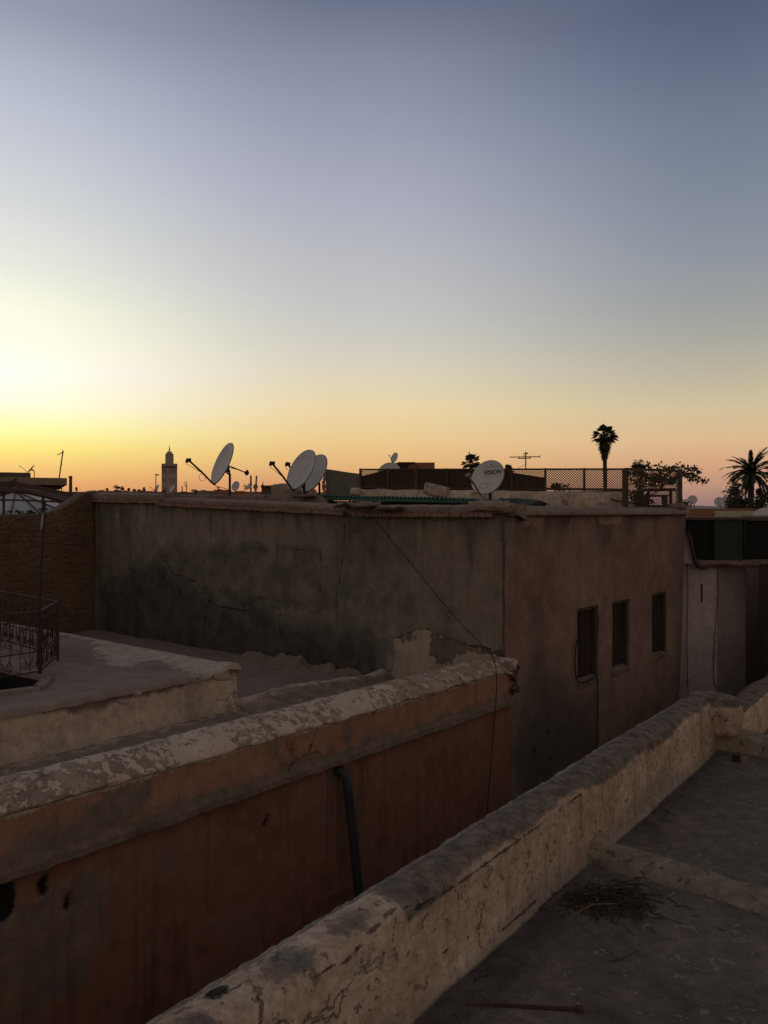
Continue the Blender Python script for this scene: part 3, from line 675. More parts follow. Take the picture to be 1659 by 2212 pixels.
darkening = union(sdp(pp9([(200,1250),(330,1210),(420,1270),(500,1290),(600,1320),(720,1330),(830,1370),(850,1470),(600,1520),(200,1480)])), sdp(pp9([(745,1140),(775,1130),(770,1290),(720,1300)])), sdp(pp9([(205,1110),(222,1110),(222,1500),(205,1500)])), sdp(pp9([(470,1165),(560,1172),(680,1178),(680,1190),(540,1188),(470,1180)])))  # wall foot: shade and soot stain painted as one; left corner strip: painted shade
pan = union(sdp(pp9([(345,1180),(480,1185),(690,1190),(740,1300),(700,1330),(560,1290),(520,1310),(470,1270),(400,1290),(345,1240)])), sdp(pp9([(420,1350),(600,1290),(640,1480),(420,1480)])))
warm = union(sdp(pp9([(900,1120),(1092,1120),(1092,1420),(980,1300),(880,1250)])), sdp(pp9([(350,1095),(745,1115),(720,1180),(350,1160)])))
crm = sdp(pp9([(851,1382),(870,1375),(900,1360),(925,1358),(960,1378),(1000,1392),(1060,1408),(1090,1420),(1090,1500),(800,1500),(830,1470),(850,1440)]))
chp = union(sdp(pp9([(930,1370),(1000,1390),(1080,1405),(1080,1414),(1010,1405),(985,1410),(975,1430),(950,1438),(930,1410)])), sdp(pp9([(862,1377),(890,1368),(895,1378),(870,1388)])))
sto = sdp(pp9([(640,1440),(660,1445),(700,1466),(760,1478),(760,1500),(560,1500),(590,1465),(615,1445)]))
def runs(seed, scl, base, amp):
    def f(P, Zt):    # Zt: height below the coping (positive down)
        col = {}
        out_ = np.empty_like(P)
        for i in range(P.shape[0]):
            q = P[i, 0]; L = base+amp*max(0, noise.noise(Vector((q*scl, seed, 0))))+amp*.6*max(0, noise.noise(Vector((q*scl*4, seed, 3))))
            out_[i] = (L-Zt[i])*.35
        return np.clip(out_, -.2, .05)
    return f
ck = sdl([pp9([(470,1168),(560,1174),(640,1185),(690,1188)]), pp9([(350,1195),(372,1238),(420,1255),(450,1280),(452,1300),(480,1310),(540,1320)]), pp9([(600,1330),(607,1380),(606,1440)]), pp9([(745,1120),(740,1200),(725,1300)]), pp9([(455,1280),(445,1330),(440,1380)]), pp9([(920,1357),(960,1376),(1010,1392),(1062,1402)]), pp9([(690,1190),(695,1240),(688,1290),(690,1330)])])
mb = sheet(PW, TT, gw_pt, {'darkening': wrapz(lambda P, Z: darkening(P, Z)-.1), 'pan': wrapz(pan), 'warm': wrapz(warm), 'cream': wrapz(crm), 'chip': wrapz(chp), 'stone': wrapz(sto), 'crk': wrapz(ck), 'run': lambda P, T: runs(3, 1.6, .0, 1.5)(P, (1-T)*6.0)}, back=Vector((S2*.3, C2*.3, 0)))
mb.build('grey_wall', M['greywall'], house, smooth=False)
# brown wall along the lane, leaning in slightly at its far end, with window openings
WIN = [((1247,1319),(1292,1470)), ((1322,1301),(1358,1434)), ((1409,1279),(1440,1403))]
wins = []
for (a, b) in WIN:
    s0, z0 = sp2(a[0], a[1], 5.5); s1_, _ = sp2(b[0], 0, 5.5); z1 = -(b[1]+ (8) -CY)/FPX*(5.5/(S2-C2*((a[0]+b[0])/2-CX)/FPX))
    wins.append((s0, s1_, z1, z0))
zt = sum(w_[3] for w_ in wins)/3; zb = sum(w_[2] for w_ in wins)/3
wins = [(w_[0], w_[1], zb, zt) for w_ in wins]
def lines_with(lo, hi, st, cuts):
    xs = [lo]+sorted(cuts)+[hi]; out_ = []
    for a, b in zip(xs, xs[1:]): out_ += frange(a, b, st)[:-1]
    return out_+[hi]
SW = lines_with(8.99, 15.60, .06, [c_ for w_ in wins for c_ in w_[:2]])
ZW = lines_with(-8.0, -.02, .07, [zb, zt])
def bw_pt(s, z):
    lean = .10*max(0, (s-14.6)/1.0)*z
    return P2(s+lean, 5.5+.015*ns(s, z, 0, .8)+.004*ns(s, z, 0, 6), z)
def ppb(pts): return [sp2(u, v, 5.5) for u, v in pts]
darkB = union(sdp(ppb([(1165,1290),(1180,1390),(1240,1480),(1285,1500),(1290,1640),(1160,1740),(1100,1700),(1120,1500)])), lambda X, Y: (X-15.25)*.6)  # darker low down beside the red house and towards the far end
drB = union(sdp(ppb([(1110,1118),(1125,1118),(1122,1150),(1114,1140)])), sdp(ppb([(1150,1115),(1165,1116),(1160,1135)])), sdp(ppb([(1175,1115),(1235,1114),(1228,1135),(1212,1150),(1200,1136),(1180,1138)])), sdp(ppb([(1340,1112),(1440,1110),(1420,1124),(1360,1120)])))
pkB = union(sdp(ppb([(1128,1117),(1178,1117),(1165,1140),(1150,1132),(1135,1136)])), sdp(ppb([(1290,1115),(1345,1114),(1342,1132),(1300,1134)])))
hlB = union(sdp(ppb([(1178,1570),(1190,1575),(1188,1590),(1180,1585)])), sdp(ppb([(1150,1610),(1160,1612),(1158,1630),(1150,1628)])), sdp(ppb([(1180,1630),(1192,1630),(1190,1645),(1182,1645)])))
ckB = sdl([ppb([(1185,1585),(1160,1600),(1155,1625),(1185,1640),(1188,1660),(1192,1690)]), ppb([(1093,1125),(1090,1200),(1089,1300),(1088,1390)])])
mb = sheet(SW, ZW, bw_pt, {'darkening': lambda S, Z: darkB(S, Z)-.1, 'drip': drB, 'pink': pkB, 'stone': hlB, 'crk': ckB, 'run': lambda S, Z: runs(8, 1.2, .0, 1.2)(S, -.02-Z)})
nz = len(ZW)
def inwin(f_):
    for w_ in wins:
        c_s = sum(SW[i//nz] for i in f_)/4; c_z = sum(ZW[i % nz] for i in f_)/4
        if w_[0] < c_s < w_[1] and zb < c_z < zt: return True
    return False
mb.f = [f_ for f_ in mb.f if not inwin(f_)]
mb.build('brown_wall', M['brownwall'], house, smooth=False)
mb = MB()
mb.box(P2(9.0, 5.485, -.62), (.025, .03, 1.2), d2, n2); 
seam = [(5.49+.01*noise.noise(Vector((0, z*3, 0))), 9.0+.02*noise.noise(Vector((z*2.5, 0, 0))), z) for z in frange(-1.95, -.06, .07)]
mb = MB(); mb.tube([P2(s, p, z) for p, s, z in seam], [.012+.008*abs(noise.noise(Vector((0, 0, z*6)))) for _, _, z in seam], 5)
mb.build('corner_seam', M['darkrubble'], house)
mb = MB(); mb.prism([tuple(P2(9.1, 6.3, 0))[:2], tuple(P2(15.3, 6.3, 0))[:2], tuple(P2(15.3, 15.0, 0))[:2], tuple(P2(9.1, 15.0, 0))[:2]], .0, EYE-.22); mb.build('house_body', M['darkhouse'], house)
mb = MB(); mb.prism([tuple(P2(9.06, 5.56, 0))[:2], tuple(P2(15.45, 5.56, 0))[:2], tuple(P2(15.45, 6.35, 0))[:2], tuple(P2(9.06, 6.35, 0))[:2]], EYE-.30, EYE-.20); mb.build('roof_edge', M['roof_red'], house)
mb = MB(); mb.prism([tuple(P2(15.3, 5.52, 0))[:2], tuple(P2(15.56, 5.52, 0))[:2], tuple(P2(15.56, 15, 0))[:2], tuple(P2(15.3, 15, 0))[:2]], EYE-1.2, EYE-.05); mb.build('end_wall', M['brownwall'], house)
# windows: recessed plank shutters
for (s0, s1_, z0, z1) in wins:
    fr = MB()
    for (a, b, c0, c1) in ((s0, s1_, z1-.055, z1), (s0, s0+.04, z0+.0, z1-.055), (s1_-.04, s1_, z0, z1-.055)):
        fr.box(P2((a+b)/2, 5.55, (c0+c1)/2), (b-a-.004, .05, c1-c0-.004), d2, n2)
    win = fr.build('window', M['woodframe'], house)
    rv = MB()
    for (a, b) in ((s0-.02, s0), (s1_, s1_+.02)): rv.box(P2((a+b)/2, 5.62, (z0+z1)/2), (.02, .22, z1-z0+.04), d2, n2)
    rv.box(P2((s0+s1_)/2, 5.62, z1+.012), (s1_-s0, .22, .02), d2, n2); rv.build('reveal', M['brownwall'], win)
    k = 6; wd = (s1_-s0-.09)/k
    for i in range(k):
        b_ = MB(); b_.box(P2(s0+.045+wd*(i+.5), 5.595+.006*(i % 2)+.003*rr.random(), (z0+z1)/2), (wd-.009, .022, z1-z0-.06), d2, n2); b_.build('board', M['wood'], win)
    sl = MB(); sl.box(P2((s0+s1_)/2, 5.585, z0+.10), (s1_-s0-.09, .03, .035), d2, n2); sl.build('cross_rail', M['wood'], win)
    si = MB(); c0 = P2(s0-.0, 5.49, z0-.03); si.add([P2(s0, 5.48, z0-.01), P2(s1_, 5.48, z0-.01), P2(s1_, 5.60, z0+.05), P2(s0, 5.60, z0+.05), P2(s0, 5.48, z0-.07), P2(s1_, 5.48, z0-.07), P2(s1_, 5.60, z0-.07), P2(s0, 5.60, z0-.07)], [(0,1,2,3),(7,6,5,4),(0,4,5,1),(1,5,6,2),(2,6,7,3),(3,7,4,0)]); si.build('sill', M['ledge'], win)
    bk = MB(); bk.box(P2((s0+s1_)/2, 5.76, (z0+z1)/2), (s1_-s0+.1, .02, z1-z0+.1), d2, n2); bk.build('backing', M['darkint'], win)
# copings with brick edge
def coping_run(p0, p1, zf, over, name, th=.07, amp=.02):
    prf = [(.10,-.0),(-over,0.0),(-over-.004,.012),(-over-.004,th-.012),(-over+.012,th),(.06,th+.02),(.30,th+.035),(.42,th+.03),(.44,-.1)]
    def f_(p, b):
        ds, dz = prf[int(b)]; hh = amp*.35*ns(p, dz, ds, 1.2)+amp*.35*ns(p, dz*2, ds*2, 7)+amp*.25*ns(p, dz, ds, 21)
        return P2(9.03+ds+hh*.6, p, zf(p)+dz+(hh if dz > 0 else 0))
    mb = sheet(frange(p0, p1, .05), list(range(len(prf))), f_); e0 = len(mb.v)-len(prf); mb.f += [tuple(range(len(prf))), tuple(range(e0, e0+len(prf)))]
    mb.build(name, M['coping'], house, smooth=True)
coping_run(5.42, 7.98, lambda p: -.015, .07, 'coping', .085)
coping_run(8.15, 12.85, lambda p: topL(p)+.05, .07, 'coping', .075)
coping_run(12.9, 15.45, lambda p: topL(p)+.045, .07, 'coping', .12, .008)
def brick_run(p0, p1, zf, bw, bh, out_):
    p = p0
    while p < p1:
        wd = bw*rr.uniform(.8, 1.2); mb = MB()
        mb.box(P2(9.01-out_+rr.uniform(-.008, .010), p+wd/2, zf(p)-bh/2+rr.uniform(-.004,.004)), (.13, wd-.012, bh), d2, n2, jit=.004)
        mb.build('brick', M['brick'], house); p += wd
brick_run(5.62, 7.95, lambda p: -.012, .092, .055, .03)
brick_run(8.2, 12.8, lambda p: topL(p)+.052, .12, .05, .03)
brick_run(12.95, 15.2, lambda p: topL(p)+.045, .15, .035, .02)
# rubble/plaster lumps where the coping steps
lump(P2(9.14, 8.05, .03), (.4, .30, .16), d2, n2, M['coping'], 'mortar_patch', house, .05, 5, 6, .4)
lump(P2(9.06, 12.88, .22), (.3, .18, .22), d2, n2, M['coping'], 'mortar_patch', house, .04, 5, 5, .4)
lump(P2(9.08, 5.72, .07), (.42, .55, .12), d2, n2, M['rubble'], 'plaster_lump', house, .04, 8, 7, .4)
# coping along the lane side
prfR = [(5.56,-.05),(5.43,-.05),(5.425,-.04),(5.428,-.005),(5.445,.01),(5.6,.06),(5.8,.085),(5.9,.06),(5.9,-.2)]
def cr_pt(s, b):
    p, z = prfR[int(b)]; hh = .010*ns(s, z, p, 1.3)+.010*ns(s, z*2, p*2, 8)+.005*ns(s, z, p, 20); return P2(s, p+hh*.5, z+(hh if z > -.04 else hh*.5))
mb = sheet(frange(9.06, 15.62, .05), list(range(len(prfR))), cr_pt); e0 = len(mb.v)-len(prfR); mb.f += [tuple(range(len(prfR))), tuple(range(e0, e0+len(prfR)))]
mb.build('lane_coping', M['coping'], house, smooth=True)
lump(P2(15.5, 5.62, .11), (.25, .22, .12), d2, n2, M['coping'], 'mortar_patch', house, .03, 8, 4, .4)
# upper parapet behind the left coping
uA = at(345, 1070, 15.9); uB = at(706, 1071, 14.0)
mb = MB(); dU = (uB-uA); dU.z = 0; nrm = Vector((-dU.y, dU.x, 0)).normalized()
def up_pt(t, b):
    prf = [(0,-.9),(0,-.03),(.03,.0),(.15,.02),(.3,.0),(.32,-.9)]; o_, dz = prf[int(b)]
    q = uA.lerp(uB, t); z = uA.z*(1-t)+uB.z*t
    return Vector((q.x, q.y, 0))+nrm*o_+Vector((0, 0, z+dz+.015*ns(q.x, q.y, dz, 3)-(0 if t < .96 else (t-.96)*3)))
sheet(frange(0, 1, 1/90), list(range(6)), up_pt).build('upper_parapet', M['coping'], house, smooth=True)
lump(at(655, 1071, 14.1), (.4, .25, .06), (1,0,0), (0,1,0), M['coping'], 'mortar_patch', house, .03, 6, 5, .5)

# green corrugated shelter roof and crumpled sheet
def corr(c0, c1, depth, drop, mat, name, label, amp=.018, pitch=.075, crump=0.0, fascia=True):
    c0 = Vector(c0); c1 = Vector(c1); L = (c1-c0).length; dd = (c1-c0).normalized(); bk = Vector((-dd.y, dd.x, 0)).normalized()
    t = thing(name, label, 'metal roof', ((c0+c1)/2).to_tuple())
    def f_(a, b):
        q = c0+dd*a+bk*(b*depth)+Vector((0, 0, drop*b+amp*math.sin(2*math.pi*a/pitch)+.01*noise.noise(Vector((a*1.5, b*2, 0)))))
        if crump: q += Vector((0, 0, crump*noise.noise(Vector((a*2.2, b*2.5, 1)))+crump*.5*noise.noise(Vector((a*6, b*4, 3)))))
        return q
    sheet(frange(0, L, pitch/6), frange(0, 1, .125), f_, back=Vector((0, 0, -.006))).build('sheet', mat, t, smooth=False)
    if fascia:
        mb = MB(); mb.bar(c0+Vector((0,0,-.045))+bk*.02, c1+Vector((0,0,-.045))+bk*.02, .025, .05); mb.build('fascia', mat, t)
        for k in (.02, .98):
            mb = MB(); q = c0.lerp(c1, k)+bk*.06; mb.bar(q+Vector((0,0,-.07)), Vector((q.x, q.y, EYE-.24)), .04); mb.build('post', M['iron'], t)
            mb = MB(); q = c0.lerp(c1, k)+bk*(depth-.1)+Vector((0,0,drop)); mb.bar(q+Vector((0,0,-.03)), Vector((q.x, q.y, EYE-.24)), .04); mb.build('post', M['iron'], t)
        mb = MB(); mb.bar(c0.lerp(c1,.0)+bk*.1+Vector((0,0,-.30)), c0.lerp(c1,1)+bk*.1+Vector((0,0,-.26)), .02, .42); mb.build('back_board', M['reed'], t)
    return t
corr(at(680, 1070.5, 14.2), at(1022, 1078, 12.6), 1.1, -.02, M['greensheet'], 'shelter_roof', 'low green corrugated shelter roof on the grey house behind its coping')
corr(at(1020, 1086, 12.2), at(1128, 1089, 11.7), .9, .05, M['tealsheet'], 'crumpled_sheet', 'crumpled dark teal corrugated sheet lying on the roof behind the lettered dish', .015, .07, .07, False)
# bundle of plastic sheeting and cracked mortar on the step of the coping
for i, (u, v, wx, wz, lab) in enumerate([(752, 1091, .34, .05, 'grey lump of crumpled plastic on the coping at the step of the wall'), (790, 1090, .36, .06, 'flattened grey sheet weighted on the coping, right of the crumpled lump'), (842, 1097, .4, .035, 'thin torn grey sheet lying on the coping below the green roof')]):
    lump(at(u, v, 11.95-.25*i), (wx, .3, wz), n2, d2, M['coping'], 'plastic_bundle', None, .05, 7, 6, .45, lab, 'plastic sheet')
# whitewashed slab leaning
mb = lump(at(943, 1060, 15.0), (.46, .16, .22), (1, 0, -.22), (0, 1, 0), M['whitewash'], 'concrete_block', None, .015, 6, 4, .06, 'tilted whitewashed concrete block resting on the low wall below the lattice fence', 'block')

# ------------------------------------------------------------------ terrace behind with cream wall and lattice fence
FA = at(779, 1013, 18.3); FB = at(1352, 1012, 17.0)
terr = thing('terrace_wall', 'low worn cream wall carrying the brown lattice fence', 'wall', ((FA+FB)/2-Vector((0,0,1.3))).to_tuple())
fd = (FB-FA); fd.z = 0; fd.normalize(); fn = Vector((fd.y, -fd.x, 0))
def tw_pt(a, b):
    Lf = (FB-FA).length; t = a/Lf; prf = [(.30,-.75),(.28,-.2),(.27,-.03),(.22,.0),(.1,.015),(-.2,.02),(-.3,-.75)]
    o_, dz = prf[int(b)]; q = Vector((FA.x, FA.y, 0))+fd*a; z = (EYE+.50)*(1-t)+(EYE+.40)*t
    return q+fn*(o_+.03*ns(a, dz, 0, 3))+Vector((0, 0, z+dz+.02*ns(a, dz, 3, 3)))
mb = sheet(frange(-.12, (FB-FA).length+.02, .06), list(range(7)), tw_pt, {'band': lambda A, B: A*0-.02}); mb.f += [tuple(range(7)), tuple(range(len(mb.v)-7, len(mb.v)))]
mb.build('wall', M['cream'], terr, smooth=True)
lump(at(768, 1062, 17.9), (.22, .3, .16), (1,0,0), (0,1,0), M['cream'], 'wall_end', terr, .02, 6, 4, .3)
fence = thing('lattice_fence', 'brown wooden lattice fence along the roof terrace, with open sky behind its right panels', 'fence', ((FA+FB)/2-Vector((0,0,.5))).to_tuple())
def lattice_mb(a, b, z0a, z1a, z0b, z1b, pitch=.054, wd=.0145, th=.006, nrm=Vector((0,-1,0))):
    """diagonal slats between two verticals at a and b (xy vectors)"""
    mb = MB(); L = (b-a).length; dd = (b-a).normalized(); H = ((z1a-z0a)+(z1b-z0b))/2; z0 = (z0a+z0b)/2
    for sgn, off in ((1, -.5), (-1, .5)):
        c0 = -H if sgn > 0 else 0
        k = c0
        while k < (L if sgn > 0 else L+H):
            pts = []
            if sgn > 0: x0, x1 = k, k+H; 
            else: x0, x1 = k, k-H
            # clip x to [0,L]; z goes 0..H along
            t0 = 0.0; t1 = 1.0
            lo, hi = min(x0, x1), max(x0, x1)
            def tx(x): return (x-x0)/(x1-x0)
            ta, tb = sorted((tx(0.0), tx(L))); t0 = max(t0, ta); t1 = min(t1, tb)
            if t1-t0 > .02:
                xa, xb = x0+(x1-x0)*t0, x0+(x1-x0)*t1
                qa = a+dd*xa+Vector((0,0,z0+H*t0))+nrm*(th*off); qb = a+dd*xb+Vector((0,0,z0+H*t1))+nrm*(th*off)
                mb.bar(qa, qb, th, wd, up=dd.cross(nrm))
            k += pitch
    return mb
PU = [779, 838, 899, 965, 1032, 1105, 1178, 1262, 1352]
FN = Vector((FA.x, FA.y, 0)); 
def fence_at(u):
    dx = (u-CX)/FPX; # intersect ray with line FA + fd*a
    a = (dx*FA.y-FA.x)/(fd.x-dx*fd.y); return Vector((FA.x, FA.y, 0))+fd*a, a
Lf = (FB-FA).length
pts_ = [fence_at(u) for u in PU]
ztop = lambda a: FA.z+(FB.z-FA.z)*a/Lf
zbot = lambda a: EYE+.53+(-.10)*a/Lf
for i, (q, a) in enumerate(pts_):
    mb = MB(); wd = .05 if i not in (2,) else .075
    mb.box(q+fn*.012+Vector((0,0,(ztop(a)+zbot(a)-.06)/2)), (wd, .05, ztop(a)-zbot(a)+.08), fd, fn); mb.build('post', M['lattice'], fence)
for i in range(len(pts_)-1):
    (qa, aa), (qb, ab) = pts_[i], pts_[i+1]
    mb = MB(); mb.bar(qa+fn*.0+Vector((0,0,ztop(aa)-.012))+fd*.02, qb+Vector((0,0,ztop(ab)-.012))-fd*.02, .04, .035); mb.bar(qa+Vector((0,0,zbot(aa)+.02))+fd*.02, qb+Vector((0,0,zbot(ab)+.02))-fd*.02, .04, .03)
    mb.build('rail', M['lattice'], fence)
    mb = lattice_mb(qa+fd*.025, qb-fd*.025, zbot(aa)+.02, ztop(aa)-.02, zbot(ab)+.02, ztop(ab)-.02, nrm=fn); mb.build('lattice_panel', M['lattice'], fence)
    if i < 6:
        mb = MB(); h1 = ztop(aa)-.015; h0 = h1
        if i == 0: h1 = ztop(aa)-.16
        if i == 5: h1 = ztop(aa)-.08; h0 = ztop(aa)-.2
        xa = qa-fn*.05; xb = qb-fn*.05
        mb.add([xa+Vector((0,0,zbot(aa)-.05)), xb+Vector((0,0,zbot(ab)-.05)), xb+Vector((0,0,h0)), xa+Vector((0,0,h1)), xa-fn*.02+Vector((0,0,zbot(aa)-.05)), xb-fn*.02+Vector((0,0,zbot(ab)-.05)), xb-fn*.02+Vector((0,0,h0)), xa-fn*.02+Vector((0,0,h1))], [(0,1,2,3),(7,6,5,4),(0,4,5,1),(1,5,6,2),(2,6,7,3),(3,7,4,0)])
        mb.build('reed_backing', M['reed'], fence)
# tall end panel of the terrace, closer to us
TA = at(1351, 1012, 16.4); TB = at(1468, 1016, 15.75)
fence2 = thing('lattice_screen', 'tall brown lattice screen at the right end of the roof, vine showing through', 'fence', ((TA+TB)/2-Vector((0,0,.8))).to_tuple())
td = (TB-TA); td.z = 0; Lt = td.length; td.normalize(); tn = Vector((td.y, -td.x, 0))
ta0 = Vector((TA.x, TA.y, 0)); tb0 = Vector((TB.x, TB.y, 0))
zbA, zbB = EYE+.14, EYE+.12
for q, zt_, wd in ((ta0, TA.z, .11), (tb0, TB.z, .09)):
    mb = MB(); mb.box(q+Vector((0,0,(zt_+zbA-.05)/2)), (wd, .06, zt_-zbA+.06), td, tn); mb.build('post', M['lattice'], fence2)
mb = MB(); mb.bar(ta0+Vector((0,0,TA.z-.01)), tb0+Vector((0,0,TB.z-.01)), .05, .05); mb.build('rail', M['lattice'], fence2)
mb = MB(); mb.bar(ta0+td*.06+Vector((0,0,zbA)), tb0-td*.05+Vector((0,0,zbB)), .04, .03); mb.build('rail', M['lattice'], fence2)
lattice_mb(ta0+td*.055, tb0-td*.045, zbA+.01, TA.z-.03, zbB+.01, TB.z-.03, nrm=tn).build('lattice_panel', M['lattice'], fence2)
mb = MB(); q = at(1462, 1060, 15.6); mb.box(q, (.035, .02, .42), td, tn); mb.build('white_batten', M['alu'], fence2)
# terrace roof behind the lattice, bench and table
tr = thing('terrace_house', 'brown roof terrace body behind the lattice fence', 'house', at(1150, 1106, 21).to_tuple())
mb = MB(); mb.prism([tuple(at(760,0,18.8))[:2], tuple(at(1350,0,17.4))[:2], tuple(at(1482,0,16.1))[:2], tuple(at(1490,0,23))[:2], tuple(at(760,0,24))[:2]], 0, EYE+.12); mb.build('body', M['tanhouse'], tr)
mb = MB(); mb.bar(at(1178,1056,19.5), at(1350,1058,19.0), .12, .05); mb.bar(at(1178,1064,19.5), at(1350,1064,19.0), .12, .07); mb.build('bench_rail', M['lattice'], tr)
tb = thing('wooden_table', 'dark wooden table standing behind the tall lattice screen', 'table', at(1425, 1092, 17.2).to_tuple())
mb = MB(); mb.box(at(1425, 1058, 17.2), (.75, .5, .05)); mb.build('table_top', M['wood'], tb)
for u in (1394, 1456):
    for dy in (-.2, .2):
        mb = MB(); q = at(u, 1058, 17.2)+Vector((0, dy, 0)); mb.box((q.x, q.y, (q.z+EYE+.12)/2), (.05, .05, q.z-EYE-.12)); mb.build('leg', M['wood'], tb)
bn = thing('wooden_bench', 'dark wooden bench in front of the table behind the tall lattice screen', 'bench', at(1410, 1092, 16.7).to_tuple())
mb = MB(); mb.box(at(1408, 1071, 16.7), (.7, .25, .04)); mb.build('seat', M['wood'], bn)
for u in (1378, 1436):
    mb = MB(); q = at(u, 1071, 16.7); mb.box((q.x, q.y, (q.z+EYE+.12)/2), (.05, .22, q.z-EYE-.12)); mb.build('leg', M['wood'], bn)

# ------------------------------------------------------------------ foliage helpers
def leaf_quad(mb, q, s_, rn, asp=.45):
    a = Vector((rn.gauss(0,1), rn.gauss(0,1), rn.gauss(0,1))).normalized(); b = a.orthogonal(); b.rotate(Matrix.Rotation(rn.uniform(0, 6.28), 3, a)); b.normalize()
    mb.add([q-a*s_, q+b*s_*asp, q+a*s_, q-b*s_*asp], [(0,1,2,3)])
def bush(name, label, cat, base, clumps, nleaf, ls, mat, seed=1, stems=6, group=None):
    rn = random.Random(seed); t = thing(name, label, cat, base.to_tuple(), group)
    lf = MB(); br = MB()
    for (c_, r_) in clumps:
        c_ = Vector(c_)
        for i in range(nleaf):
            d_ = Vector((rn.gauss(0,1), rn.gauss(0,1), rn.gauss(0,1))).normalized()*(rn.random()**.45)
            leaf_quad(lf, c_+Vector((d_.x*r_[0], d_.y*r_[1], d_.z*r_[2])), ls*rn.uniform(.6, 1.3), rn)
        for i in range(stems):
            e = c_+Vector((rn.gauss(0,.5)*r_[0], rn.gauss(0,.5)*r_[1], rn.gauss(0,.5)*r_[2])); m_ = base.lerp(e, .5)+Vector((rn.gauss(0,.1), 0, 0))*r_[0]
            br.tube([base, m_, e], [ls*.25, ls*.16, ls*.06], 4)
    lf.build('leaves', mat, t); br.build('branches', M['bark'], t); return t
# vine over the tall screen, trailing to the right
rn = random.Random(11)
vt = thing('vine', 'leafy vine growing over the tall lattice screen and trailing out to the right', 'vine', at(1440, 1075, 16.9).to_tuple())
st = MB(); lf = MB()
for path in ([(1415,1003),(1440,1012),(1470,1018),(1495,1025),(1515,1036),(1528,1040)], [(1440,1010),(1468,1008),(1490,1012),(1505,1012),(1512,1022)], [(1405,1012),(1400,1003),(1397,1002)], [(1390,1020),(1410,1040),(1450,1036),(1470,1022)], [(1360,1030),(1380,1050),(1400,1046),(1430,1050)], [(1375,1020),(1400,1026),(1425,1022),(1450,1028)], [(1385,1034),(1405,1030),(1425,1036),(1440,1030)], [(1360,1062),(1380,1072),(1395,1080),(1410,1085)], [(1352,1016),(1370,1024),(1385,1018)], [(1475,1022),(1490,1034),(1510,1040)]):
    P = [at(u, v, 16.6+.2*rn.random()) for u, v in path]; st.tube(P, .008, 4)
    for a, b in zip(P, P[1:]):
        for k in range(int(60*(b-a).length/.3)+10):
            q = a.lerp(b, rn.random())+Vector((rn.gauss(0,.03), rn.gauss(0,.06), rn.gauss(-.01,.035))); leaf_quad(lf, q, rn.uniform(.018,.036), rn, .7)
lf.build('leaves', M['leaf'], vt); st.build('stem', M['bark'], vt)
b0 = at(1382, 1092, 17.5)
bush('potted_shrub', 'small bushy shrub rising above the lattice screen beside its thick post', 'shrub', b0, [(at(1379,1003,17.5), (.14,.14,.12)), (at(1372,1008,17.5), (.08,.1,.06)), (at(1388,1008,17.5), (.09,.1,.05)), (at(1380,1016,17.5), (.16,.14,.08))], 130, .028, M['leaf'], 5)
bush('potted_shrub', 'low dark plant behind the tall lattice screen, at its lower left', 'shrub', at(1375, 1092, 17.2), [(at(1372,1072,17.2), (.16,.2,.16)), (at(1390,1080,17.2), (.14,.2,.1)), (at(1450,1040,17.2), (.16,.1,.08)), (at(1420,1034,17.2), (.2,.1,.06))], 260, .03, M['leaf'], 9)
bush('potted_shrub', 'dark rounded shrub seen through the lattice beside the second post', 'shrub', at(1215, 1080, 19.5), [(at(1214,1056,19.5), (.22,.2,.16)), (at(1200,1050,19.5), (.12,.1,.1))], 170, .035, M['leaf'], 6)

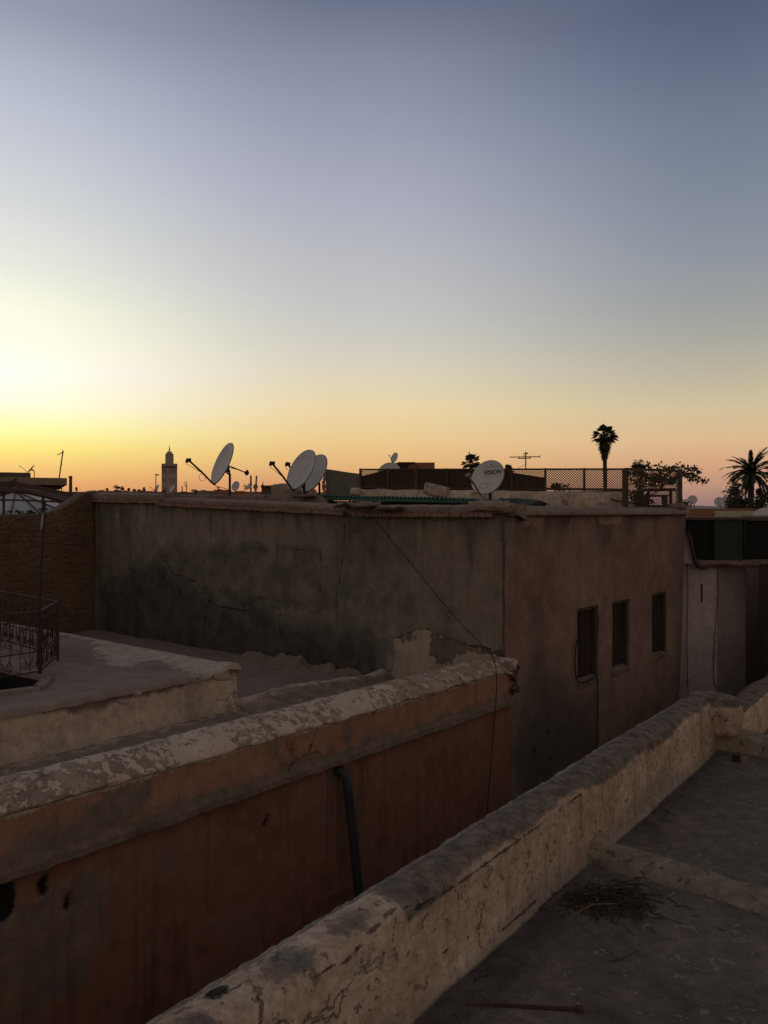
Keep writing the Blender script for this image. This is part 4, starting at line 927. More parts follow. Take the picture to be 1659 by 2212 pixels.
# ------------------------------------------------------------------ satellite dishes
def dish(name, label, c, a, N, post=None, lnb=(1.45, .5), arm=True, rear=False, asp=1.0, depth=.13, cat='satellite dish', Uhint=(0,0,1), boom2=False, group='satellite dishes on the roofs', detail=True, postr=.022, tw=0.0):
    c = Vector(c); N = Vector(N).normalized(); U = (Vector(Uhint)-N*N.dot(Vector(Uhint))).normalized(); Rr = U.cross(N).normalized()
    if tw: U.rotate(Matrix.Rotation(tw, 3, N)); Rr = U.cross(N).normalized()
    base = Vector(post) if post else c-Vector((0,0,a*1.3))
    t = thing(name, label, cat, (base.x, base.y, base.z), group)
    nr, na = (8, 40) if detail else (3, 20)
    mb = MB(); 
    def pt(r_, th, off=0): return c+Rr*(a*asp*r_*math.cos(th))+U*(a*r_*math.sin(th))+N*(-depth*a*2*(1-r_*r_)*.5+off)
    vs = [pt(0, 0)]; 
    for i in range(1, nr+1):
        for k in range(na): vs.append(pt(i/nr, 2*math.pi*k/na))
    fs = [(0, 1+k, 1+(k+1) % na) for k in range(na)]
    for i in range(nr-1):
        for k in range(na): fs.append((1+i*na+k, 1+(i+1)*na+k, 1+(i+1)*na+(k+1) % na, 1+i*na+(k+1) % na))
    mb.add(vs, fs); mb.build('reflector', M['dish'], t, smooth=True)
    mb = MB(); vs2 = [v-N*a*.02 for v in vs]; mb.add(vs2, [tuple(reversed(f_)) for f_ in fs])
    rim = [pt(1, 2*math.pi*k/na, .004*a) for k in range(na)]+[c+Rr*(a*asp*1.02*math.cos(2*math.pi*k/na))+U*(a*1.02*math.sin(2*math.pi*k/na))-N*a*.05 for k in range(na)]
    mb.add(rim, [(k, (k+1) % na, na+(k+1) % na, na+k) for k in range(na)]); mb.build('back_shell', M['dishback'], t, smooth=True)
    L = c+N*lnb[0]*a-U*lnb[1]*a
    if arm:
        rb = c-U*a*1.0-N*a*.03; rk = c-U*a*.35-N*a*.22
        m1 = rb.lerp(L, .5)-U*a*.0
        mb = MB(); mb.tube([rk, rb-U*a*.07-N*.02*a, rb+(L-rb)*.08-U*a*.05, m1, L], .030*a+.006, 6); mb.build('arm', M['iron'] if not boom2 else M['ring'], t, smooth=True)
        mb = MB(); hd = (c-L).normalized(); mb.tube([L-hd*.10*a, L-hd*.02*a, L+hd*.07*a, L+hd*.09*a], [.075*a, .085*a, .09*a, .115*a], 10); mb.tube([L-hd*.05*a, L-hd*.05*a-U*.12*a], .07*a, 8)
        mb.build('feed_head', M['black'] if not boom2 else M['ring'], t, smooth=True)
        if detail:
            mb = MB(); pts = [L-U*.1*a, L-U*.2*a+N*.02, rb.lerp(L, .75)-U*.10*a, rb.lerp(L, .5)-U*.03*a, rb.lerp(L, .2)-U*.05*a, rb-U*.08*a-N*.1*a, rb-U*.02*a-N*.5*a, (base if post else c)+Vector((0,0,.12))-N*.03]
            mb.tube(pts, .005, 5); mb.build('cable', M['cable'], t)
    if post:
        top = c-N*a*.30-U*a*.15; pb = Vector(post); pt_ = Vector((pb.x, pb.y, top.z-a*.22))
        mb = MB(); mb.tube([pb, pt_], postr, 8); mb.build('post', M['iron'], t)
        mb = MB(); hub = c-N*a*.26
        mb.bar(hub+Rr*a*.12, pt_+Vector((0,0,.02)), .02, .03); mb.bar(hub-Rr*a*.12, pt_-Vector((0,0,.02)), .02, .03); mb.bar(hub-U*a*.25, hub+U*a*.12, .05, .025); mb.bar(pt_+Vector((0,0,-.03)), hub-U*a*.3, .016, .016)
        q = c-N*a*.32-U*a*.12; mb.bar(q-U*a*.2, q+U*a*.14, .05, .06)
        mb.build('bracket', M['iron'], t)
    if rear:
        mb = MB(); ra = c-N*.22*a+U*.0; rb2 = c-N*1.25*a+U*.05*a; mb.tube([ra+Rr*.03, ra.lerp(rb2, .55), rb2], [.02*a+.003, .022*a+.003, .02*a+.003], 6); mb.tube([ra-U*.09*a, ra.lerp(rb2, .6)], .007, 5); mb.build('rear_arm', M['iron'], t)
        mb = MB(); mb.tube([rb2+N*.08*a, rb2, rb2-N*.07*a, rb2-N*.12*a], [.05*a, .11*a, .11*a, .05*a], 10); mb.tube([rb2, rb2+U*.14*a], .05*a, 8); mb.build('rear_feed_head', M['black'], t, smooth=True)
    return t, c, N, U, Rr
def nrm_of(view, dirx, dirz):    # normal from share towards the viewer and picture direction
    k = math.sqrt(max(0, 1-view*view)); l = math.hypot(dirx, dirz); return (k*dirx/l, -view, k*dirz/l)
NA = nrm_of(.47, -.906, .423); NB = nrm_of(.56, -.866, .5); NV = nrm_of(.76, -.80, .60)
Y1 = 15.0; dish('satellite_dish', 'leftmost large pale dish, with a long feed arm and a second arm behind', at(479, 1000, Y1), 47.6/FPX*Y1, NA, post=at(496.5, 1072, Y1+.15), rear=True)
Y2 = 14.6; dish('satellite_dish', 'large pale dish overlapping another dish behind it, front one of the pair', at(649.5, 1013.5, Y2), 47.4/FPX*Y2, NB, post=at(657, 1075, Y2+.15), lnb=(1.45, .42))
Y3 = 15.4; dish('satellite_dish', 'large pale dish half hidden behind the front dish of the pair', at(676, 1021, Y3), 44.5/FPX*Y3, NB, post=at(690, 1075, Y3+.15), lnb=(1.45, .25))
YV = 12.0
vt_, vc, vN, vU, vR = dish('satellite_dish', 'white dish lettered VISION standing on the corner of the grey house', at(1052.5, 1030, YV), 40.3/FPX*YV, NV, post=at(1059, 1098, YV+.12), lnb=(1.75, .72), boom2=True, asp=.95, tw=R(-12))
va = 40.3/FPX*YV
def on_dish(x, y, off=.003):        # x,y in dish radii
    r2 = x*x+y*y; return vc+vR*(va*.95*x)+vU*(va*y)+vN*(-.13*va*(1-r2)+off)
Rp = Vector((0,0,1)).cross(vN).normalized(); Rp = Rp if Rp.x > 0 else -Rp       # lettering runs level
Up = vN.cross(Rp); Up = Up if Up.z > 0 else -Up
def on_dish2(x, y, off=.003):
    v_ = Rp*x+Up*y; return on_dish(v_.dot(vR)/.95, v_.dot(vU), off)
def letter(txt, size, x0, y0, mat, name, shear=.25, width=1.0, bold=0.0):
    cu = bpy.data.curves.new('lettering', 'FONT'); cu.body = txt; cu.size = 1; cu.shear = shear; cu.offset = bold; cu.resolution_u = 3; cu.space_character = 1.05
    to = bpy.data.objects.new('lettering_source', cu); COL.objects.link(to); dg = bpy.context.evaluated_depsgraph_get(); dg.update()
    me = bpy.data.meshes.new_from_object(to.evaluated_get(dg)); bpy.data.objects.remove(to)
    bm = bmesh.new(); bm.from_mesh(me); bmesh.ops.triangulate(bm, faces=bm.faces[:]); bmesh.ops.subdivide_edges(bm, edges=[e for e in bm.edges if e.calc_length() > .15], cuts=1)
    bmesh.ops.triangulate(bm, faces=bm.faces[:])
    xs = [v.co.x for v in bm.verts]; x_min, x_max = min(xs), max(xs); wd_ = x_max-x_min
    mb = MB(); bm.verts.index_update()
    for v in bm.verts:
        mb.v.append(tuple(on_dish2(x0+(v.co.x-x_min)/wd_*width, y0+v.co.y*size)))
    mb.f = [tuple(v.index for v in f_.verts) for f_ in bm.faces]; bm.free()
    mb.build(name, mat, vt_)
letter('VISION', .34, -.32, .20, M['print'], 'lettering', .22, 1.12, .035)
letter('TECHNOLOGY', .085, -.28, .07, M['printpale'], 'small_lettering', 0, .86)
mb = MB(); mb.tube([on_dish2(-.20+1.05*t, .52+.14*math.sin(math.pi*(t*.8+.12)), .004) for t in frange(0, 1, .08)], .0025, 4); mb.build('printed_arc', M['printpale'], vt_)
mb = MB(); mb.tube([on_dish2(-.14+.25*math.cos(t), -.48+.15*math.sin(t), .004) for t in frange(0, 2*math.pi, .3)], .002, 4); mb.build('printed_oval', M['printpale'], vt_)
mb = MB(); mb.box(on_dish2(.08, .76, .004), (.025, .012, .004), Rp, Up); mb.box(on_dish2(-.42, -.78, .004), (.012, .012, .004), Rp, Up); mb.build('bolt', M['iron'], vt_)
# collar ring of the feed
Lv = vc+vN*1.15*va-vU*.55*va

# small and far dishes
def fardish(u, v, Y, apx, N, postv, label, pu=None, **kw):
    dish('satellite_dish', label, at(u, v, Y), apx/FPX*Y, N, post=at(pu if pu else u+1, postv, Y+.1), detail=False, postr=max(.02, .9/FPX*Y), **kw)
NL = nrm_of(.3, -.85, .5)
fardish(67, 1012, 45, 10.5, nrm_of(.25, -.75, .66), 1032, 'small dish with feed arm on the terrace roof at the far left', pu=74, lnb=(1.9, 1.0))
fardish(338, 1054.5, 60, 8.8, nrm_of(.55, -.8, .55), 1068, 'small dish left of the minaret foot')
fardish(371, 1056, 40, 9.5, nrm_of(.6, -.8, .5), 1070, 'pale dish in front of the minaret foot')
fardish(508.5, 1050, 30, 11.0, nrm_of(.8, -.6, .3), 1066, 'round small dish just right of the post of the leftmost big dish', arm=False)
fardish(538, 1050, 34, 8.5, nrm_of(.6, -.6, .6), 1066, 'small tilted dish left of the tiny palm, between two poles', pu=541.5)
fardish(851.5, 988.5, 30, 11.6, nrm_of(.55, -.85, .3), 1002, 'small dish on the roof of the pinkish block above the lattice fence', pu=850, lnb=(1.2, -.05))
fardish(1495.5, 1079.5, 48, 10.0, nrm_of(.86, -.5, .3), 1100, 'round pale dish on the right horizon, nearer the lattice screen', pu=1500, lnb=(1.1,.5))
fardish(1553.5, 1083.5, 48, 10.4, nrm_of(.84, -.5, .35), 1103, 'round pale dish on the right horizon, nearer the date palm', pu=1557, lnb=(1.1,.5))
fardish(132, 1053, 45, 8.0, nrm_of(.25, -.75, .66), 1066, 'narrow dish leaning by the chimney block at the left', arm=False)
dish('satellite_dish', 'wide dish face rising behind the lattice fence below the small roof dish', at(840, 1024, 24), 27/FPX*24, nrm_of(.9, -.3, .3), post=at(842, 1060, 24.2), arm=False)
dish('satellite_dish', 'white dish cut by the right edge, lying on the pale green wall', at(1662, 1118, 19), 28/FPX*19, nrm_of(.75, -.3, .65), post=at(1664, 1150, 19.3), arm=False, asp=1.2)

# ------------------------------------------------------------------ aerials and poles
def aerial(label, segs, Y, r=.012, mat='iron', group='roof aerials', base=None, cat='aerial', name='aerial'):
    mb = MB()
    for s_ in segs:
        rr_ = r*(s_[2] if len(s_) > 2 else 1); mb.tube([at(*s_[0], Y), at(*s_[1], Y)], rr_, 5)
    return tag(mb.build(name, M[mat]), label, cat, group)
aerial('tall leaning aerial mast with a short crossbar on the left terrace roof', [((127,1038),(136,974),2.4), ((136,972),(137,978),1.6), ((124,983),(137,976),1.6), ((131,1003),(134,1003),1.5)], 42, .014)
aerial('thin mast with a small top bar just left of the minaret', [((336,1066),(337,1024),1.6), ((335,1025),(344,1026),1.8)], 50, .018)
aerial('double pronged short aerial right of the minaret', [((403,1066),(403,1044),1.5), ((399,1040),(401,1052),1.3), ((403,1052),(399,1050),1), ((403,1044),(404,1038),1)], 40, .012)
aerial('short aerial post right beside the minaret', [((394,1066),(393,1050),1.6), ((391,1052),(394,1051),1)], 40, .015)
aerial('wide comb aerial on a mast right of the lettered dish, above the lattice fence', [((1136,1014),(1135.5,976),1.3), ((1101,987.5),(1166,986.5),1), ((1119,990.5),(1147,989.5),1), ((1132,978),(1132,986),.8), ((1136,979),(1140,980),1.6), ((1165.5,984),(1165.5,989),1), ((1121,984),(1121,991),.6), ((1145,984),(1145,991),.6), ((1136,1003),(1118,1012),.4)], 24, .014)
aerial('slim mast beside the palm behind the lettered dish', [((1015,1013),(1013.5,976),1.2), ((1018,995),(1019,980),.4), ((1019,980),(1024,993),.4)], 28, .016)
aerial('thin iron aerial among the small dishes, with crossbars', [((530,1064),(529,1046),1), ((524,1051),(533,1050),.8), ((526,1055),(532,1054),.8), ((523,1062),(533,1055),.6)], 34, .014)
aerial('left white pole next to the tiny palm', [((541.5,1066),(541.8,1029),2.6), ((540,1029),(543.5,1029),2.5)], 34, .016, 'alu')
aerial('right white pole next to the tiny palm', [((552,1066),(554,1029.5),2.4), ((552.5,1029.5),(555.5,1029.5),2.5)], 34, .016, 'alu')
aerial('stub mast on the dark flat roofed block', [((568,1056),(567.5,1046),2.5), ((567.5,1046),(568,1040),1)], 30, .014)
aerial('little aerial on the skyline between the minaret and the leftmost big dish', [((471,1064),(471,1052),2), ((468,1052),(474,1053),1.2)], 36, .014)
# roof wire in front of first dish
mb = MB(); mb.tube([at(437,1031,14.75)+Vector((.068*math.cos(t)*.85, 0, .068*math.sin(t))) for t in frange(0, 6.28, .35)], .004, 4)
tag(mb.build('cable_coil', M['cable']), 'loose loop of cable hanging on the feed arm of the leftmost big dish', 'cable')

# ------------------------------------------------------------------ cables
def cable(label, pts, r=.008, mat='cable', n_=8):
    P = [Vector(p) for p in pts]; Q = []
    for i in range(len(P)-1):
        p0, p1, p2, p3 = P[max(i-1, 0)], P[i], P[i+1], P[min(i+2, len(P)-1)]
        for k in range(n_):
            t = k/n_; Q.append(.5*((2*p1)+(p2-p0)*t+(2*p0-5*p1+4*p2-p3)*t*t+(3*p1-p0-3*p2+p3)*t**3))
    Q.append(P[-1]); mb = MB(); mb.tube(Q, r, 5); return tag(mb.build('cable', M[mat], smooth=True), label, 'cable')
cpts = [(775,1092,11.8),(795,1108,11.65),(830,1148,11.5),(880,1208,11.3),(940,1282,11.0),(1000,1352,10.7),(1045,1396,10.35),(1062,1416,10.15)]
cw = [at(*q) for q in cpts]
for (u, v) in ((1071,1445),(1073,1480),(1071,1520)):
    s, z = sp2(u, v, 5.27); cw.append(P2(s, 5.27, z))
for (u, v) in ((1066,1580),(1058,1680),(1050,1780)):
    s, z = sp2(u, v, 5.33); cw.append(P2(s, 5.33, z))
cable('long black cable sagging from the grey house coping down across the red wall', cw, .0055)
def on55(u, v, p=5.46): s, z = sp2(u, v, p); return P2(s, p, z)
cable('black cable looping round the left side of the nearest window and down the brown wall', [on55(1247,1330), on55(1249,1370), on55(1245,1390), on55(1242,1420), on55(1243,1455), on55(1250,1472), on55(1268,1472), on55(1284,1462), on55(1290,1466), on55(1291,1500), on55(1290,1570), on55(1289,1660)], .011)
cable('dark cable lying over the low cream wall below the lattice fence', [at(1260,1066,17.0), at(1300,1074,16.9), at(1345,1084,16.6), at(1400,1092,15.9)], .014)

# ------------------------------------------------------------------ adobe brick wall at the left
bw_ = thing('adobe_wall', 'brown adobe brick wall with a sloping top at the left, joining the grey wall', 'wall', P2(5, 15.35, -8))
def atop(s):
    u_pts = [(-3, -.06), (sp2(0, 0, 15.2)[0], -.06), (sp2(98, 0, 15.2)[0], -.03), (sp2(125, 0, 15.2)[0], .03), (sp2(165, 0, 15.2)[0], .25), (sp2(184, 0, 15.2)[0], .40), (9.02, .41)]
    for (a, za), (b, zb_) in zip(u_pts, u_pts[1:]):
        if s <= b: return za+(zb_-za)*(s-a)/(b-a)
    return .44
def core_pt(s, t): z = -6+(atop(s)-.03+6)*t; return P2(s, 15.222, z)
sheet(frange(1.5, 9.02, .08), frange(0, 1, .02), core_pt, back=Vector((-C2*.35, S2*.35, 0))).build('mortar_core', M['mortar'], bw_)
mb = MB(); z = -4.0; row = 0
while z < .42:
    s = 2.0+(row % 2)*.13
    while s < 8.99:
        L = rr.uniform(.18, .27)
        if atop(s+L/2)-.02 > z+.05:
            o_ = .022*ns(s, z, 0, 1.1)+rr.uniform(-.008, .008)+(-.03 if rr.random() < .06 else 0)+.02*ns(s, z, 9, 4)
            e_ = min(s+L, 8.99)
            if e_-s > .05: mb.box(P2((s+e_)/2, 15.225-o_*.7, z+.02+.02*ns(s, z, 2, .8)), (e_-s-.008, .07, .0365), d2, n2, jit=.005)
        s += L
    z += .042; row += 1
tag(mb.build('bricks', M['adobe'], bw_), kind='stuff')
def tp_pt(s, b):
    prf = [(-.05,-.05),(-.055,-.015),(-.01,.005),(.1,.012),(.3,.0),(.33,-.1)]; o_, dz = prf[int(b)]; hh = .02*ns(s, o_, 0, 3); return P2(s, 15.25+o_, atop(s)+dz+hh)
sheet(frange(1.5, 9.05, .06), list(range(6)), tp_pt).build('coping', M['mortar'], bw_, smooth=True)
# few leaf tips over it
rn = random.Random(4)
mb = MB()
for (u, v, n_, gs) in ((8,1107,16,.8),(20,1106,14,.8),(42,1105,24,1),(63,1105,26,1.1),(70,1107,24,1.2),(88,1108,18,.8),(52,1108,14,.8)):
    for i in range(n_): leaf_quad(mb, at(u+rn.gauss(0,3), v+rn.gauss(1,1.6), 15.75), .035*gs*rn.uniform(.6,1.3), rn, .6)
tag(mb.build('creeper', M['leafgreen']), 'bright green leaf tips peeping over the adobe brick wall', 'creeper', kind='stuff')

# ------------------------------------------------------------------ stairwell railing with aerial pole on the raised roof
rl = thing('iron_railing', 'rusty wrought iron railing with scrolls round the stairwell at the left', 'railing', onz(60, 1460, RZ).to_tuple())
TZ = -1.15
RA = onz(-70, 1338, TZ); RB = onz(86, 1322, TZ); RC = onz(125, 1301, TZ); RD = onz(-70, 1266, TZ)
def dwn(q, z): return Vector((q.x, q.y, EYE+z))
for q, w_ in ((RB, .036), (RC, .026)):
    mb = MB(); mb.bar(dwn(q, RZ), dwn(q, TZ+.02), w_); mb.build('post', M['iron'], rl)
for a, b in ((RA, RB), (RB, RC), (RC, RD)):
    mb = MB(); mb.bar(a, b, .035, .03); mb.build('top_rail', M['iron'], rl)
    for zz in (RZ+.07, RZ+.30, TZ-.09):
        mb = MB(); mb.bar(dwn(a, zz), dwn(b, zz), .014); mb.build('rail', M['iron'], rl)
def scroll(mb, c, ax, r_, flip, turns=1.6, rad=.0045):
    pts = []
    for t in frange(0, 1, 1/16):
        th = turns*2*math.pi*t*flip+math.pi/2; q_ = r_*(1-.8*t); pts.append(c+ax*(math.cos(th)*q_)+Vector((0, 0, math.sin(th)*q_)))
    mb.tube(pts, rad, 4, False)
for a, b in ((RA, RB), (RB, RC), (RC, RD)):
    L = (b-a).length; dd = (b-a).normalized(); n_ = max(2, int(L/.22))
    for i in range(n_):
        mb = MB(); q = a.lerp(b, (i+.5)/n_)
        for zz, rz in ((RZ+.16, .055), (RZ+.42, .06), (TZ-.18, .05)):
            for sg in (-1, 1): scroll(mb, dwn(q, zz)+dd*(.055*sg), dd, rz, sg)
        mb.tube([dwn(q, RZ+.1), dwn(q, RZ+.34)+dd*.08, dwn(q, TZ-.1)], .004, 4, False); mb.tube([dwn(q, RZ+.1), dwn(q, RZ+.34)-dd*.08, dwn(q, TZ-.1)], .004, 4, False)
        mb.build('scrollwork', M['iron'], rl)
    n_ = int(L/(.11 if L > .8 else .05))
    for i in range(1, n_):
        mb = MB(); q = a.lerp(b, i/n_); mb.bar(dwn(q, RZ+.07), dwn(q, TZ), .006); mb.build('bar', M['iron'], rl)
Yp = RB.y
pole = thing('aerial_pole', 'leaning iron pole with a clamp and a white taped stretch, rising from the railing corner', 'pole', at(83, 1330, Yp).to_tuple())
mb = MB(); mb.tube([at(81.5, 1440, Yp+.03), at(85, 1325, Yp+.03), at(90, 1210, Yp+.03), at(94, 1140, Yp+.03)], .016, 8); mb.tube([at(94, 1140, Yp+.03), at(97.5, 1083, Yp+.03)], .011, 8); mb.build('shaft', M['iron'], pole)
mb = MB(); mb.tube([at(89.5, 1143, Yp), at(93, 1104, Yp)], .014, 8); mb.build('white_sleeve', M['ring'], pole)
mb = MB(); mb.box(at(93.5, 1100, Yp), (.085, .05, .022)); mb.box(at(92, 1105, Yp), (.03, .04, .02)); mb.build('clamp', M['black'], pole)
mb = MB(); mb.tube([at(66, 1101, Yp), at(120, 1103, Yp)], .003, 5); mb.box(at(67, 1100, Yp), (.014, .01, .012)); mb.box(at(118, 1101, Yp), (.016, .01, .02)); mb.build('crossbar', M['alu'], pole)
# loose plaster flakes on raised roof
for i, (u, v, s_) in enumerate([(478, 1416+50, .11), (440, 1468, .07), (296, 1500, .06), (266, 1520, .05)]):
    lump(onz(u, v, RZ)+Vector((0,0,.02)), (s_*2.2, s_*1.3, s_*.6), n2, d2, M['rubble'], 'plaster_flake', None, .02, 12, 3, .5,
         ['largest flake of plaster at the corner edge of the raised roof', 'flake of plaster left of the largest one on the raised roof edge', 'small plaster flake at the gap in the cream riser', 'tiny plaster flake on the edge of the raised roof, leftmost'][i], 'plaster flake')

# ------------------------------------------------------------------ white house at the end of the lane, right
wh_ = thing('white_house', 'lilac white house closing the lane at the right, under the dark lattice panels', 'house', at(1560, 1106, 16.5).to_tuple()[:2]+(0,))
WY = 15.95
def quadwall(u0, u1, Y0, Y1, z0, z1, mat, name, parent, th=.3):
    a = at(u0, CY, Y0); b = at(u1, CY, Y1); mb = MB(); dd = (b-a).normalized(); nn = Vector((-dd.y, dd.x, 0))*th
    vs = []
    for z in (z0, z1):
        for q in (a, b, b+nn, a+nn): vs.append(Vector((q.x, q.y, EYE+z)))
    mb.add(vs, [(0,3,2,1),(4,5,6,7),(0,1,5,4),(1,2,6,5),(2,3,7,6),(3,0,4,7)]); return mb.build(name, mat, parent)
quadwall(1425, 1549, WY, WY-.05, -8, -1.03, M['white'], 'wall', wh_)
mb = MB(); P = [at(1470, 1218, WY-.12), at(1507, 1218, WY-.12), at(1500, 1205, WY-.12), at(1492, 1180, WY-.12), at(1484, 1152, WY-.12), at(1470, 1150, WY-.12)]; o_ = Vector((0, .2, 0))
mb.add(P+[q+o_ for q in P], [tuple(range(6)), tuple(range(11, 5, -1))]+[(i, (i+1) % 6, (i+1) % 6+6, i+6) for i in range(6)]); mb.build('wall_shoulder', M['white'], wh_)
quadwall(1549.4, 1611, WY-.04, WY+.45, -8, -1.03, M['white_shaded'], 'side_wall', wh_)
quadwall(1612, 1720, WY+2.6, WY+2.6, -8, -1.03, M['white_shaded'], 'passage_back', wh_, .2)
quadwall(1690, 2100, WY-.1, WY-.6, -8, -1.03, M['white_shaded'], 'side_wall', wh_, 1.5)
mb = MB(); mb.bar(at(1500, 1213, WY-.06), at(1548, 1215, WY-.08), .16, .07); mb.build('sill_band', M['coping'], wh_)
mb = MB(); mb.bar(at(1548, 1214, WY-.08), at(1600, 1216, WY-.08), .16, .08); mb.build('sill_band', M['coping'], wh_)
mb = MB(); mb.bar(at(1600, 1214, WY-.08), at(1900, 1210, WY-.5), .16, .08); mb.build('sill_band', M['coping'], wh_)
quadwall(1430, 1900, WY+.35, WY+.35, -8, -1.05, M['darkint'], 'inner_body', wh_, .1) if False else None
mb = MB(); mb.box(at(1515.5, 1281, WY-.03), (.035, .02, .36)); mb.build('slit', M['darkint'], wh_)
# sagging red brown edge band
def ropeband():
    P = [(1484,1150),(1489,1160),(1494,1185),(1500,1208),(1506,1222),(1516,1226),(1535,1222),(1560,1220),(1600,1224),(1640,1222),(1700,1218)]
    cable_ = [at(u, v, WY-.17) for u, v in P]; mb = MB(); mb.tube([q+Vector((0,-.02,.01*noise.noise(Vector((q.x*5, 0, 0))))) for q in cable_], [.04,.04,.036,.04,.045,.04,.03,.025,.025,.025,.025], 8); return mb
tag(ropeband().build('roof_edging', M['rustedge'], wh_, smooth=True))
cable('thin cable hanging down the lilac white wall beside the brown wall', [at(1487,1170,WY-.06), at(1485,1220,WY-.06), at(1486,1300,WY-.06), at(1484,1380,WY-.06), at(1486,1500,WY-.06)], .006)
cable('dark pipe stain line down the corner of the white house', [at(1549,1222,WY-.08), at(1551,1280,WY-.08), at(1546,1350,WY-.08), at(1541,1440,WY-.08), at(1545,1480,WY-.08), at(1560,1510,WY-.08)], .007)
# panels above
pf = thing('panel_fence', 'dark fence of black shade cloth and green lattice panels above the white house wall', 'fence', at(1570, 1212, WY).to_tuple())
def panel(u0, u1, v0, v1, Y, mat, name):
    mb = MB(); a = at(u0, v1, Y); b = at(u1, v1, Y); c_ = at(u1, v0, Y); d_ = at(u0, v0, Y); o_ = Vector((0, .02, 0))
    mb.add([a, b, c_, d_, a+o_, b+o_, c_+o_, d_+o_], [(0,1,2,3),(7,6,5,4),(0,4,5,1),(1,5,6,2),(2,6,7,3),(3,7,4,0)]); return mb.build(name, mat, pf)
panel(1483, 1540, 1123, 1211, WY, M['tarp'], 'shade_cloth')
panel(1615, 1780, 1124, 1211, WY, M['tarp'], 'shade_cloth')
panel(1541, 1608, 1123, 1211, WY+.25, M['darkint'], 'inner_cloth')
a = at(1542, 1211, WY); b = at(1605, 1211, WY)
lattice_mb(Vector((a.x, a.y, 0)), Vector((b.x, b.y, 0)), a.z, at(0,1121,WY).z, a.z, at(0,1121,WY).z, pitch=.05, wd=.022, nrm=Vector((0,-1,0))).build('lattice_panel', M['greenlat'], pf)
for u in (1483, 1541, 1608, 1614): 
    mb = MB(); mb.bar(at(u, 1212, WY-.02), at(u, 1121, WY-.02), .035); mb.build('post', M['tarp'], pf)
mb = MB(); mb.bar(at(1482, 1120.5, WY-.03), at(1780, 1121, WY-.03), .05, .04); mb.build('rail', M['lattice'], pf)
lump(at(1640, 1118, WY+.1), (.6, .25, .08), (1,0,0), (0,1,0), M['coping'], 'roof_slab', pf, .01, 6, 5, .1)

# ------------------------------------------------------------------ buildings beyond
def block(name, label, parts, group='roofs of the town beyond', cat='house'):
    u0, u1, v0, Y0, dpt, mat = parts[0]; t = thing(name, label, cat, ((at(u0, 0, Y0).x+at(u1, 0, Y0).x)/2, Y0+dpt/2, 0), group)
    for k, pr_ in enumerate(parts):
        u0, u1, v0, Y0, dpt, mat = pr_[:6]; vb = pr_[6] if len(pr_) > 6 else None
        a = at(u0, v0, Y0); b = at(u1, v0, Y0); zb_ = at(0, vb, Y0).z if vb else 0
        fx = Vector(((a.x+b.x)/2, Y0, 0)).normalized(); rx = Vector((fx.y, -fx.x, 0)); c_ = (a+b)/2+fx*dpt/2
        mb = MB(); mb.box((c_.x, c_.y, (a.z+zb_)/2), ((b.x-a.x)*fx.y, dpt, a.z-zb_), rx, fx); mb.build('wall' if k == 0 else pr_[7] if len(pr_) > 7 else 'parapet', M[mat], t)
    return t
def wwin(t, u0, u1, v0, v1, Y, name='window'):
    a = at(u0, v0, Y); b = at(u1, v1, Y); mb = MB(); mb.box(((a.x+b.x)/2, Y-.02, (a.z+b.z)/2), (b.x-a.x, .06, a.z-b.z)); mb.build(name, M['glass'], t)
block('far_house', 'terrace house with a projecting pale roof slab at the far left', [(-60, 118, 1047, 40, 8, 'darkhouse'), (-70, 147, 1031, 39.4, 9.2, 'tanhouse', 1046.5, 'roof_slab'), (-60, 67, 1020, 42, 5, 'darkhouse', 1031.2, 'upper_room')])
block('chimney_block', 'narrow dark chimney block at the end of the pale roof slab', [(149, 156, 1029, 44, 1.0, 'darkhouse'), (148.5, 156.5, 1028, 43.9, 1.2, 'tanhouse', 1030.5, 'cap')], cat='chimney')
block('far_house', 'low dark roof between the chimney block and the adobe wall', [(100, 200, 1062, 50, 10, 'darkhouse')])
t = block('far_house', 'dark flat roofed block with a dark recess right of the tiny palm', [(565, 652, 1050, 30, 5, 'darkhouse'), (563, 626, 1048.5, 29.8, 5.3, 'darkhouse', 1051.5, 'parapet')]); wwin(t, 569, 592, 1056, 1066, 30)
lump(at(612, 1064, 24), (.62, .8, .42), (1,0,0), (0,1,0), M['rubble'], 'ruined_wall', None, .08, 3, 6, .35, 'broken pale wall left of the front big dish', 'wall', group='ruined walls')
lump(at(640, 1066, 24.5), (.5, .8, .32), (1,0,0), (0,1,0), M['rubble'], 'ruined_wall', None, .08, 3, 6, .35, 'broken pale wall directly below the front big dish', 'wall', group='ruined walls')
lump(at(668, 1068, 24), (.4, .8, .30), (1,0,0), (0,1,0), M['rubble'], 'ruined_wall', None, .08, 3, 6, .35, 'broken pale wall between the posts of the paired dishes', 'wall', group='ruined walls')
